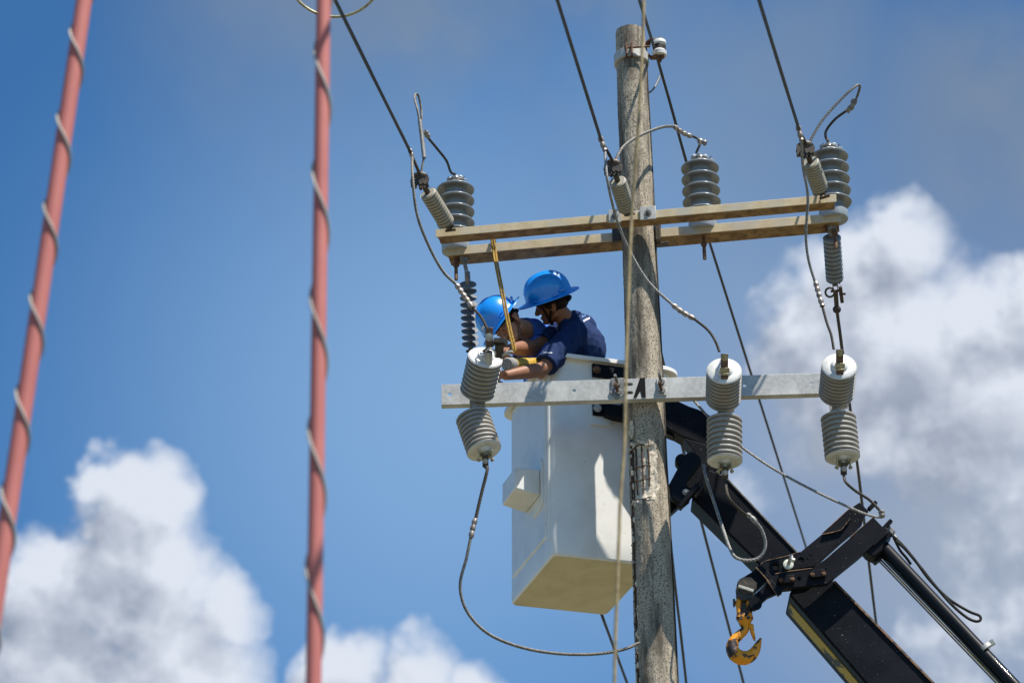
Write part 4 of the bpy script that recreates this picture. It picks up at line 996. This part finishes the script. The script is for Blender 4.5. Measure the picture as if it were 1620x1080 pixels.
def helmet(par, c, f, u, l, k=1.0, tilt=0):
    A = lambda x, y, z: c + (f*x + l*y + u*z)*k
    z0 = .070; n = 64; m_ = MB(); rings = []
    def brimpt(a, rad, dz): return A(rad*1.13*math.cos(a)+.004, rad*.98*math.sin(a), z0+dz)
    prof = []
    for i in range(15):                      # dome, crown to base
        t = math.pi/2*i/14; prof.append((.128*math.sin(t)**.86, .134*math.cos(t)**.92))
    prof += [(.131,-.010),(.136,-.016),(.150,-.020),(.166,-.021),(.171,-.023),(.172,-.027),(.168,-.028),(.150,-.025),(.132,-.021),(.124,-.016),(.122,.0)]
    for r, dz in prof:
        ring_ = []
        for kk in range(n):
            a = 2*math.pi*kk/n; rr = max(r, .001); z = dz
            if .14 < r: rr = r*(1 + .07*max(0, math.cos(a))**3); z = dz - .003*max(0, math.cos(a))**2 - .002*math.cos(2*a)
            elif dz > .0:                   # pressed ridges over the crown, fading to the base
                yy = rr*math.sin(a); f_ = min(1, dz/.05)
                z += .009*math.exp(-(yy/.020)**2)*f_ - .002*math.exp(-((abs(yy)-.034)/.007)**2)*f_
                rr *= 1 + .02*math.exp(-(yy/.02)**2)
            ring_.append(brimpt(a, rr, z))
        rings.append(ring_)
    vs = [p for r in rings for p in r]; fs = []
    for i in range(len(rings)-1):
        for kk in range(n): a, b = i*n+kk, i*n+(kk+1) % n; fs.append((a, b, b+n, a+n))
    fs.append(tuple(range(n)))
    sh = m_.add(vs, fs).obj('hard_hat', 'helmet', par, sharp=55)
    for s in (1, -1):                       # accessory slots and clips on the sides
        for a0, ln_ in ((1.05, .034), (2.0, .040)):
            q = [brimpt(s*a, .138, .002 - .006*abs(i-1)) for i, a in enumerate((a0-.14, a0, a0+.14))]
            MB().bar(q[0], q[2], .013, .008, l*s).obj('slot_rim', 'helmet', sh, bevel=.002)
        q = brimpt(s*2.35, .139, .008); MB().box(q, (.034,.012,.016), (f*.8+l*s*.5).normalized(), l, u).obj('side_clip', 'helmet', sh, bevel=.002)
        q0, q1 = brimpt(s*1.3, .134, .004), brimpt(s*.85, .135, .012); MB().tube([q0, q0.lerp(q1,.5)+u*.006, q1], .003, 6).obj('side_bead', 'helmet', sh)
    # front badge
    q = A(.146,0,.108); MB().box(q, (.004,.030,.022), f, l, u).obj('front_badge', 'print', sh)
    # suspension band and ratchet at the nape
    bd = MB(); pts = [A(.100*math.cos(a)-.004, .090*math.sin(a), z0-.032 - .018*(1-math.cos(a-math.pi*0))*.5) for a in [2*math.pi*i/36 for i in range(37)]]
    for p_, q_ in zip(pts, pts[1:]): bd.bar(p_, q_, .024, .004, (p_-c).normalized())
    bd.obj('head_band', 'strapm', sh)
    MB().caps(A(-.108,-.03,.004), A(-.108,.03,.004), .016*k, .016*k).obj('ratchet_knob', 'strapm', sh)
    return sh
def hand(mb, wrist, d, palm, k=1.0, curl=.7):
    """palm block with four fingers and a thumb rooted at the wrist, pointing along d; palm = palm normal"""
    d, n_ = d.normalized(), palm.normalized(); s = d.cross(n_).normalized()
    mb.ball(wrist + d*.045*k, (.050*k,.040*k,.019*k), d, s, n_, 14, 10)
    for i, (o_, L_) in enumerate(((.030,.070),(.010,.080),(-.011,.074),(-.031,.058))):
        p0 = wrist + d*.075*k + s*o_*k; p1 = p0 + (d*.9 + n_*.35*curl)*.036*k; p2 = p1 + (d*.5 + n_*1.1*curl).normalized()*(L_-.036)*.55*k; p3 = p2 + (n_ - d*.2*curl).normalized()*(L_-.036)*.5*k
        mb.caps(p0, p1, .0095*k, .009*k, 10); mb.caps(p1, p2, .009*k, .0083*k, 10); mb.caps(p2, p3, .0083*k, .0072*k, 10)
    t0 = wrist + d*.028*k + s*.030*k; t1 = t0 + (d*.6 + s*.75 + n_*.3).normalized()*.036*k; t2 = t1 + (d*.8 + n_*.6).normalized()*.03*k
    mb.caps(t0, t1, .0125*k, .0105*k, 10); mb.caps(t1, t2, .0105*k, .0085*k, 10)

def wrinkle(sc, amp, sd=0):
    def f(co): 
        q = V((co.x*sc, co.y*sc, co.z*sc*.55 + co.x*sc*.35)); return amp*(abs(noise.noise(q + V((sd,0,0))))*-1.6 + .3) + amp*.4*noise.noise(q*2.7)
    return f

# -- worker in navy, nearer the pole
hA = P(874, 481, 15.42)
fA, uA, lA = ortho(axis(-.93, .38, -.22), axis(-.34, -.94, .15))
hip = P(932, 700, 15.60); chest = P(919, 560, 15.56); nb = P(901, 512, 15.50)
pA = thing('person', V((hip.x, hip.y, zb_+.04)), 'worker in navy shirt and blue hard hat bending over the bucket rim', 'person', 'workers in the bucket')
shN, shF = P(907, 527, 15.40), P(893, 522, 15.74)
elN = P(858, 584, 15.24); wrN = P(800, 594, 15.02)
elF = P(846, 550, 15.46); wrF = P(806, 552, 15.16)
b = MB(); head(b, hA, fA, uA, lA, 1.0)
b.caps(hA - uA*.05 - fA*.02, nb, .055, .062); b.caps(chest + V((-.02,0,0)), hip, .095, .13); b.caps(shN, shF, .05, .05); b.caps(nb, chest, .06, .08)
b.caps(shN, elN, .054, .043); b.caps(elN, elN.lerp(wrN,.35), .043, .045); b.caps(elN.lerp(wrN,.35), wrN, .045, .028)
b.caps(shF, elF, .052, .047); b.caps(elF, elF.lerp(wrF,.35), .047, .053); b.caps(elF.lerp(wrF,.35), wrF, .053, .031)
hand(b, wrN, (P(772,590,14.93)-wrN), V((0,.3,1)), 1, .7); hand(b, wrF, (P(786,553,15.02)-wrF), V((0,.3,-1)), 1, .8)
for s_ in (-1, 1):
    kn = hip + V((s_*.10,.0,-.42)); b.caps(hip + V((s_*.08,0,-.03)), kn, .09, .06); b.caps(kn, V((kn.x, kn.y+.02, zb_+.12)), .06, .045); b.caps(V((kn.x,kn.y+.03,zb_+.085)), V((kn.x-.02,kn.y-.05,zb_+.08)), .045, .04)
bodyA = remesh(b, 'body', 'skin', pA, .0045, 3); bodyA['skin'] = 'skin'
face_bits(bodyA, hA, fA, uA, lA, 1.0, False)
helmet(bodyA, hA, fA, uA, lA, 1.0)
st = MB()
for s_ in (1, -1):
    Aq = lambda x, y, z: hA + fA*x + lA*y*s_ + uA*z
    for pts in ([Aq(.055,.082,.04), Aq(.045,.075,-.03), Aq(.040,.058,-.095), Aq(.045,0,-.122)], [Aq(-.012,.094,.04), Aq(.004,.086,-.02), Aq(.026,.070,-.06), Aq(.040,.055,-.098)]):
        p_ = cat(pts, 5)
        for a, c_ in zip(p_, p_[1:]): st.bar(a, c_, .013, .0035, lA)
st.obj('chin_strap', 'strapm', bodyA)
s = MB()                                      # shirt
back = P(928, 545, 15.57)
s.ball(P(914, 548, 15.58), (.150,.185,.17), RT, BACK, UP); s.ball(P(925,553,15.57), (.135,.165,.15), RT, BACK, UP)
s.caps(P(921, 590, 15.60), hip + UP*.05, .150, .165); s.caps(P(936,590,15.59), hip + UP*.05, .11, .12)
s.caps(P(899,513,15.49), P(905,520,15.53), .070, .085)
s.caps(shN + V((.012,.01,-.01)), shF, .082, .085); s.caps(nb + V((.02,.01,-.015)), shN + V((.01,.02,0)), .070, .074); s.caps(P(909,509,15.55), P(931,537,15.58), .07, .088); s.caps(P(905,508,15.50), P(915,528,15.46), .062, .085); s.ball(P(919,521,15.57), .098)
def sleeve_(s, a, b_, ra_, rb_):
    d = b_-a; s.lathe(a, d, [(-.04, ra_*.6), (0, ra_), (d.length*.5, (ra_+rb_)/2+.003), (d.length, rb_), (d.length+.004, rb_*.9), (d.length-.03, rb_*.75)], 28)
hemN = shN.lerp(elN, .86); hemF = shF.lerp(elF, .78)
sleeve_(s, shN + V((.004,0,-.004)), hemN, .079, .071); sleeve_(s, shF, hemF, .076, .064)
shA = remesh(s, 'shirt', 'navy', bodyA, .006, 5, wrinkle(13, .013))
s = MB(); d_ = (hemN-shN).normalized(); u_, v_ = perp(d_)
s.lathe(hemN - d_*.012, d_, [(0,.0725),(.006,.0735),(.018,.0725),(.019,.066)], 32); s.obj('sleeve_hem', 'navy', shA)
# printed marks on the back and the sleeve
def decal(name, cx, cy, w_, h_, ang, Yd, m, target, strokes):
    b = MB(); 
    for (x0, y0, x1, y1) in strokes:
        ca, sa = math.cos(ang), math.sin(ang); n = 5; row = []
        for i in range(n):
            for yy in (y0, y1):
                x = (x0 + (x1-x0)*i/(n-1))*w_; y = yy*h_; row.append(P(cx + x*ca - y*sa, cy + x*sa + y*ca, Yd))
        b.add(row, [(2*i, 2*i+1, 2*i+3, 2*i+2) for i in range(n-1)])
    o = b.obj(name, m, target); 
    dg = bpy.context.evaluated_depsgraph_get(); dg.update(); ok = True; me = o.data
    rt = V(root_of(target).location)
    hits = []
    for v in me.vertices:
        wq = v.co + rt; dr = (wq - C0).normalized()
        hit, loc, nn, idx = target.ray_cast(C0 - rt, dr)
        hits.append((v.index, loc - dr*.0015) if hit else None)
    good = [h for h in hits if h]
    for v in me.vertices:
        v.co = hits[v.index][1] if hits[v.index] else min(good, key=lambda h: abs(h[0]-v.index))[1] if good else v.co
    return o
def root_of(o):
    while o.parent: o = o.parent
    return o
bpy.context.view_layer.update()
decal('back_emblem', 925, 500.5, 8, 4, -.2, 15.4, 'printb', shA, [(-.5,-.5,.0,.1),(.1,-.8,.5,-.1)])
decal('back_print', 928, 505, 11, 3, -.42, 15.4, 'print', shA, [(-.5,-.3,-.3,.6),(-.26,-.5,-.18,.5),(-.13,-.4,.02,.5),(.06,-.6,.14,.5),(.18,-.4,.32,.5),(.36,-.5,.5,.4)])
decal('sleeve_print', 866, 557, 15, 2.4, .05, 15.2, 'print', shA, [(-.5,-.5,-.42,.6),(-.39,-.1,-.31,.6),(-.28,-.1,-.2,.5),(-.17,-.3,-.08,.5),(-.05,-.1,.05,.5),(.08,-.2,.16,.6),(.19,-.1,.28,.5),(.31,-.1,.39,.5),(.42,-.2,.5,.6)])
b = MB(); b.caps(hip + V((0,0,.08)), hip + V((0,0,-.06)), .172, .165)
for s_ in (-1, 1):
    kn = hip + V((s_*.10,.0,-.42)); b.caps(hip + V((s_*.08,0,-.03)), kn, .105, .08); b.caps(kn, V((kn.x, kn.y+.02, zb_+.16)), .08, .07)
remesh(b, 'trousers', 'jean', bodyA, .012, 2)

# -- worker in royal blue, leaning out at the left
hB = P(803, 513, 15.34)
fB, uB, lB = ortho(axis(-.46, .89, .70), axis(-.80, -.60, .06))
hipB = P(890, 740, 15.80); chB = P(864, 585, 15.78); nbB = P(838, 524, 15.56)
pB = thing('person', V((hipB.x, hipB.y, zb_+.04)), 'bearded worker in royal blue shirt, blue hard hat tipped low behind the rope', 'person', 'workers in the bucket')
sN, sF = P(852, 541, 15.58), P(842, 540, 15.95)
eN = P(862, 592, 15.46); wN = P(826, 579, 15.20)
eF = P(820, 580, 15.62); wF = P(797, 566, 15.22)
b = MB(); head(b, hB, fB, uB, lB, 1.0)
b.caps(hB - uB*.045 - fB*.025, nbB, .056, .064); b.caps(chB, hipB, .10, .13); b.caps(nbB, chB, .06, .08); b.caps(sN, sF, .05, .05)
b.caps(sN, eN, .052, .042); b.caps(eN, wN, .042, .03); b.caps(sF, eF, .052, .042); b.caps(eF, wF, .042, .03)
hand(b, wF, (P(786,556,15.0)-wF), V((0,.3,1)), 1, .7)
hand(b, wN, (P(796,577,15.05)-wN), V((0,.3,-1)), .95, .4)
for s_ in (-1, 1):
    kn = hipB + V((s_*.10,.0,-.40)); b.caps(hipB + V((s_*.08,0,-.03)), kn, .09, .06); b.caps(kn, V((kn.x, kn.y, zb_+.12)), .06, .045); b.caps(V((kn.x,kn.y+.02,zb_+.085)), V((kn.x+.04,kn.y-.03,zb_+.08)), .045, .04)
bodyB = remesh(b, 'body', 'skinl', pB, .0045, 3); bodyB['skin'] = 'skinl'
face_bits(bodyB, hB, fB, uB, lB, 1.0, True)
helmet(bodyB, hB, fB, uB, lB, 1.0)
s = MB(); s.ball(P(862,562,15.75), (.140,.20,.19), RT, BACK, UP); s.caps(chB, hipB + UP*.05, .150, .165); s.caps(sN + V((.0,.02,.02)), sF, .080, .085)
s.caps(P(844,522,15.58), P(853,538,15.66), .072, .095); sleeve_(s, sN, sN.lerp(eN,.85), .080, .070); sleeve_(s, sF, sF.lerp(eF,.8), .078, .066)
shB = remesh(s, 'shirt', 'royal', bodyB, .006, 5, wrinkle(13, .007, 4))
# turned up collar
s = MB(); nd_ = (nbB - hB).normalized(); cc = P(833, 521, 15.52); dd_ = (hB + uB*-.05 - cc).normalized()
s.lathe(P(831,524,15.54), dd_, [(-.02,.085),(.0,.083),(.035,.080),(.055,.083),(.057,.080),(.036,.074),(.0,.076)], 36)
c2_ = s.obj('collar', 'royal', shB, sharp=60)
b = MB(); b.caps(hipB + V((0,0,.08)), hipB + V((0,0,-.06)), .172, .165)
for s_ in (-1, 1):
    kn = hipB + V((s_*.10,.0,-.40)); b.caps(hipB + V((s_*.08,0,-.03)), kn, .105, .08); b.caps(kn, V((kn.x, kn.y, zb_+.16)), .08, .07)
remesh(b, 'trousers', 'jean', bodyB, .012, 2)
# yellow work glove with a grey knit end
g_ = MB(); gw = wN; gd = (P(796,577,15.05)-wN).normalized()
g_.caps(P(852,580,15.34), P(812,577,15.12), .056, .040); remesh(g_, 'glove_gauntlet', 'glovey', bodyB, .006, 3, wrinkle(30, .004))
g_ = MB(); g_.lathe(P(811,577,15.11), (P(797,577,15.04)-P(811,577,15.11)), [(0,.041),(.012,.045),(.03,.043),(.048,.045),(.06,.038),(.062,.02)], 28); g_.obj('knit_cuff', 'knit', bodyB)
clean()
for o in bpy.data.objects:
    if 'skin' in o: del o['skin']
